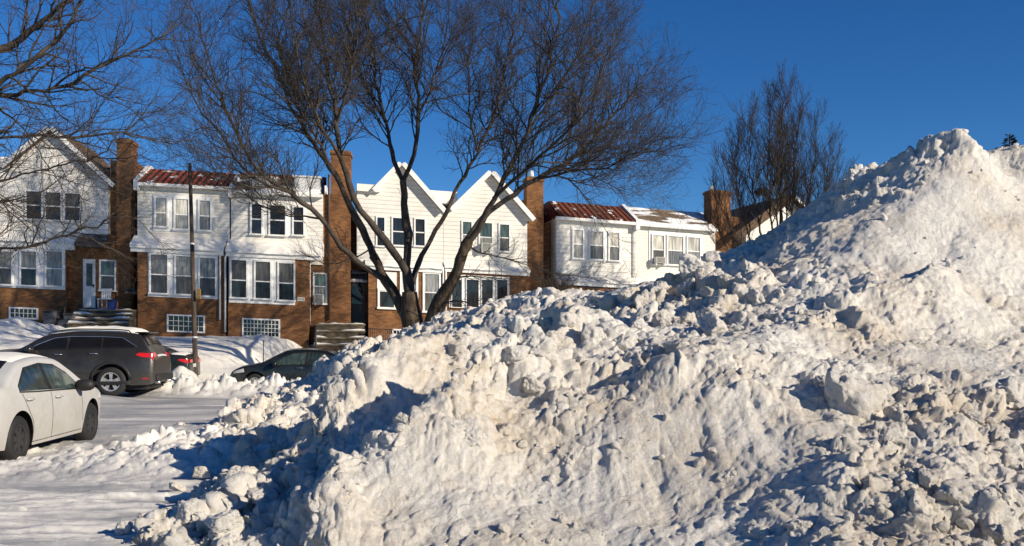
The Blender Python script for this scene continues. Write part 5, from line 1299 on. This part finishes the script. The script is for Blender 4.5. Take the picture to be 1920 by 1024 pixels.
    def roof_snow(s, x0, x1, h, seed, drop=.0, name='snow_cover'):
        n, k = 46, 26; V = []
        for i, x in enumerate(np.linspace(x0, x1, n)):
            y, z = s.section(x); hw = float(y[26 + 4]) - .01
            for yy in np.linspace(-hw, hw, k):
                zi = np.interp(abs(yy), y[::-1][:14], z[::-1][:14]); e = min((x - x0) / .22, (x1 - x) / .22, (hw - abs(yy)) / .10); e = max(0, min(1, e))
                th = h * (e ** .5) * (.8 + .5 * float(fbm(x * 1.1, yy * 1.6, seed, 3))) ; V.append((x, yy, zi - .015 + th))
        m = MB(); m.add(V, [tuple(f) for f in grid_faces(n, k)]); m.build(name, M['roofsnow'], s.o, True)

# dark grey sport utility car: rear to the right, seen from its left... its length lies along the street
SUV = dict(L=4.82, R=.39, arch=.47, rimf=.66, wheels=(1.12, 4.03), tumble=.36, r=.09, crown=.05,
  top=[(0,.62),(.03,.98),(.10,1.10),(.22,1.30),(.42,1.62),(.60,1.70),(1.2,1.745),(2.0,1.755),(2.6,1.70),(2.95,1.60),(3.45,1.31),(3.62,1.25),(4.2,1.20),(4.6,1.12),(4.77,.98),(4.82,.78)],
  belt=[(0,1.26),(.5,1.25),(1.5,1.22),(3.0,1.19),(3.6,1.17),(4.82,1.08)],
  plan=[(0,.70),(.05,.80),(.15,.87),(.4,.93),(.9,.965),(2.4,.97),(3.9,.955),(4.4,.90),(4.65,.80),(4.82,.62)],
  sill=[(0,.36),(.2,.30),(.6,.29),(1.5,.27),(3.6,.27),(4.5,.29),(4.82,.36)])
sx = at(304, HY, 27.3)
c = Car('suv_car', 'dark grey sport utility car with snow on its roof', (sx.x - .05, 27.6, 0.06), R(184), SUV)

BS = (-1, 1)
c.o.scale = (1.05, 1.02, 1.03); c.body(M['suvpaint']); c.wheels('alloy', 5, True, .25)
c.patch([(.58,1.30),(.50,1.35),(.86,1.57),(1.35,1.60),(1.36,1.285)], 'side_window', M['carglass'], sides=BS)
c.patch([(1.40,1.285),(1.39,1.60),(2.20,1.605),(2.24,1.265)], 'side_window', M['carglass'], sides=BS)
c.patch([(2.30,1.26),(2.26,1.60),(2.62,1.56),(3.02,1.39),(3.30,1.24)], 'side_window', M['carglass'], sides=BS)
c.patch([(.48,1.335),(.84,1.585),(1.37,1.62),(2.23,1.625),(2.64,1.58),(3.05,1.41),(3.36,1.235),(3.30,1.235),(3.02,1.39),(2.62,1.56),(2.2,1.605),(1.37,1.60),(.86,1.57),(.50,1.335)], 'window_trim', M['chrome'], .009, BS, rows=2, cols=60)
c.toppatch(.24, .43, .62, .60, 'rear_window', M['carglass'], .008); c.toppatch(2.72, 3.42, .60, .70, 'windscreen', M['carglass'], .008)
for sd in BS: c.patch([(.07,1.03),(.09,1.15),(.42,1.17),(.50,1.11),(.34,1.05)], 'tail_lamp', M['redlamp'], .012, (sd,))
o = c.toppatch(.06, .13, .82, .80, 'tail_lamp', M['redlamp'], .010, y0=.42); c.toppatch(.06, .13, -.42, -.42, 'tail_lamp', M['redlamp'], .010, y0=-.81)
c.toppatch(.045, .075, .40, .40, 'number_plate', M['greytrim'], .010)
m = MB(); m.box(-.05, .1, -.74, .74, .40, .58); m.build('rear_bumper', M['plastic'], c.o, bevel=.03)
c.patch([(.16,.455),(.17,.485),(.32,.485),(.32,.455)], 'reflector', M['redlamp'], .006, BS)
c.patch([(.62,.30),(.62,.40),(1.6,.40),(3.52,.40),(3.52,.30)], 'sill_trim', M['plastic'], .008, BS)
for wx in SUV['wheels']:
    arc = [(wx + r_ * math.cos(a), .39 + r_ * math.sin(a)) for r_, rng in ((.55, np.linspace(.12, math.pi - .12, 15)), (.475, np.linspace(math.pi - .12, .12, 15))) for a in rng]
    c.patch(arc, 'wheel_arch_trim', M['plastic'], .012, BS, rows=2, cols=40)
c.gaps([((2.27,1.25),(2.30,.34)), ((3.30,1.20),(3.34,.42)), ((1.38,1.26),(1.42,.92)), ((1.42,.92),(1.62,.62)), ((1.62,.62),(1.62,.34)), ((2.27,.62),(1.63,.62))])
c.handles([(2.48,1.13),(1.58,1.15)], M['chrome']); c.mirror(3.14, 1.19, M['suvpaint'], 1.25)
for sd in BS:
    m = MB(); pts = []
    for x in np.linspace(.75, 2.75, 12):
        y, z = c.section(x); pts.append((x, sd * (y[29] + .0), z[29] + .065))
    pts = [(pts[0][0] - .06, pts[0][1], pts[0][2] - .06)] + pts + [(pts[-1][0] + .06, pts[-1][1], pts[-1][2] - .06)]; m.tube(pts, .018, 8); m.build('roof_rail', M['blackmetal'], c.o, True)
m = MB(); m.box(.30, .60, -.60, .60, 1.70, 1.735); m.build('roof_spoiler', M['suvpaint'], c.o, bevel=.014)
for sd in BS: m = MB(); m.tube([(-.04, sd*.5, .36), (.12, sd*.5, .36)], .045, 12); m.build('exhaust_pipe', M['chrome'], c.o, True)
c.roof_snow(.5, 2.75, .13, 3.0); c.patch([(4.35,.88),(4.40,1.00),(4.66,.94),(4.70,.84)], 'headlight', M['clearlamp'], .008, BS)

SED = dict(L=4.62, R=.325, arch=.395, rimf=.64, wheels=(.98, 3.68), tumble=.42, r=.085, crown=.045,
  top=[(0,.55),(.03,.86),(.08,.98),(.2,1.04),(.62,1.08),(1.0,1.25),(1.45,1.395),(2.1,1.44),(2.6,1.405),(3.0,1.25),(3.45,1.02),(3.6,.97),(4.1,.88),(4.4,.77),(4.57,.63),(4.62,.50)],
  belt=[(0,.97),(.8,.98),(1.5,.955),(3.0,.91),(3.6,.89),(4.62,.80)],
  plan=[(0,.66),(.05,.76),(.18,.82),(.5,.865),(1.0,.885),(2.4,.89),(3.6,.875),(4.1,.83),(4.4,.72),(4.57,.55),(4.62,.42)],
  sill=[(0,.34),(.2,.26),(.6,.22),(1.5,.20),(3.2,.20),(4.3,.22),(4.62,.32)])
def sedan(name, label, loc, rz, mat, glass, rim, snow=True, handles=None):
    c = Car(name, label, loc, rz, SED); c.body(M[mat]); c.wheels(rim, 7, False, .21)
    c.patch([(1.02,.985),(1.02,1.05),(1.40,1.285),(1.92,1.335),(1.97,.96)], 'side_window', M[glass], sides=BS)
    c.patch([(2.05,.955),(2.02,1.335),(2.45,1.30),(2.80,1.17),(3.16,.925)], 'side_window', M[glass], sides=BS)
    c.patch([(.98,.965),(1.0,1.06),(1.39,1.30),(1.95,1.352),(2.46,1.318),(2.82,1.185),(3.22,.915),(3.16,.925),(2.80,1.17),(2.45,1.30),(1.95,1.335),(1.40,1.285),(1.02,1.05),(1.02,.985)], 'window_trim', M['plastic'], .004, BS, rows=2, cols=70)
    c.patch([(.98,.965),(1.5,.945),(3.2,.905),(3.2,.925),(1.5,.962),(.98,.983)], 'waist_trim', M['plastic'], .008, BS, rows=2)
    c.patch([(1.955,.96),(1.93,1.34),(2.03,1.34),(2.06,.955)], 'door_pillar', M['plastic'], .008, BS, rows=4, cols=6)
    c.toppatch(.72, 1.40, .60, .52, 'rear_window', M['carglass'], .006); c.toppatch(2.68, 3.40, .54, .68, 'windscreen', M[glass], .006)
    for sd in BS: c.patch([(.03,.76),(.05,.90),(.30,.92),(.38,.88),(.2,.80)], 'tail_lamp', M['redlamp'], .010, (sd,))
    for a, b_ in ((.44, .80), (-.80, -.44)):
        m = MB(); m.box(-.012, .08, a * .82, b_ * .82, .78, .90); m.build('tail_lamp', M['redlamp'], c.o, bevel=.012)
    for sd in BS: c.patch([(4.02,.70),(4.05,.82),(4.38,.73),(4.42,.64)], 'headlight', M['clearlamp'], .008, (sd,))
    m = MB(); m.box(-.02, .05, -.26, .26, .62, .74); m.build('number_plate', M['greytrim'], c.o)
    c.gaps([((2.0,.94),(2.02,.26)), ((3.16,.90),(3.22,.40)), ((1.05,.95),(1.16,.78)), ((1.16,.78),(1.36,.52)), ((1.36,.52),(1.38,.26)), ((3.22,.26),(1.38,.25))], .005)
    c.handles([(2.22,.84),(1.24,.86)], M[handles or mat]); c.mirror(2.98, .90, M['plastic'] if mat == 'whitepaint' else M[mat], 1.15)
    if snow:
        c.roof_snow(1.30, 2.72, .05, 5.0); c.roof_snow(.14, .66, .06, 6.0)
    return c
sedan('sedan_car', 'dirty white sedan with a snow covered roof and dark wheels at the left edge', (-7.54, 12.14, -0.03), R(94), 'whitepaint', 'seeglass', 'darkrim')
fx = at(430, HY, 31.0)
sedan('sedan_car', 'black sedan sunk behind a lumpy line of ploughed snow, nose to the left', (fx.x + 4.46, 32.0, -0.14), R(180), 'darkpaint', 'seeglass', 'alloy', False, 'chrome')
fx = at(350, HY, 33.0)
sedan('sedan_car', 'dark car showing only its tail between the grey car and the pole', (fx.x, 33.9, 0.03), R(183), 'darkpaint', 'carglass', 'alloy', True)
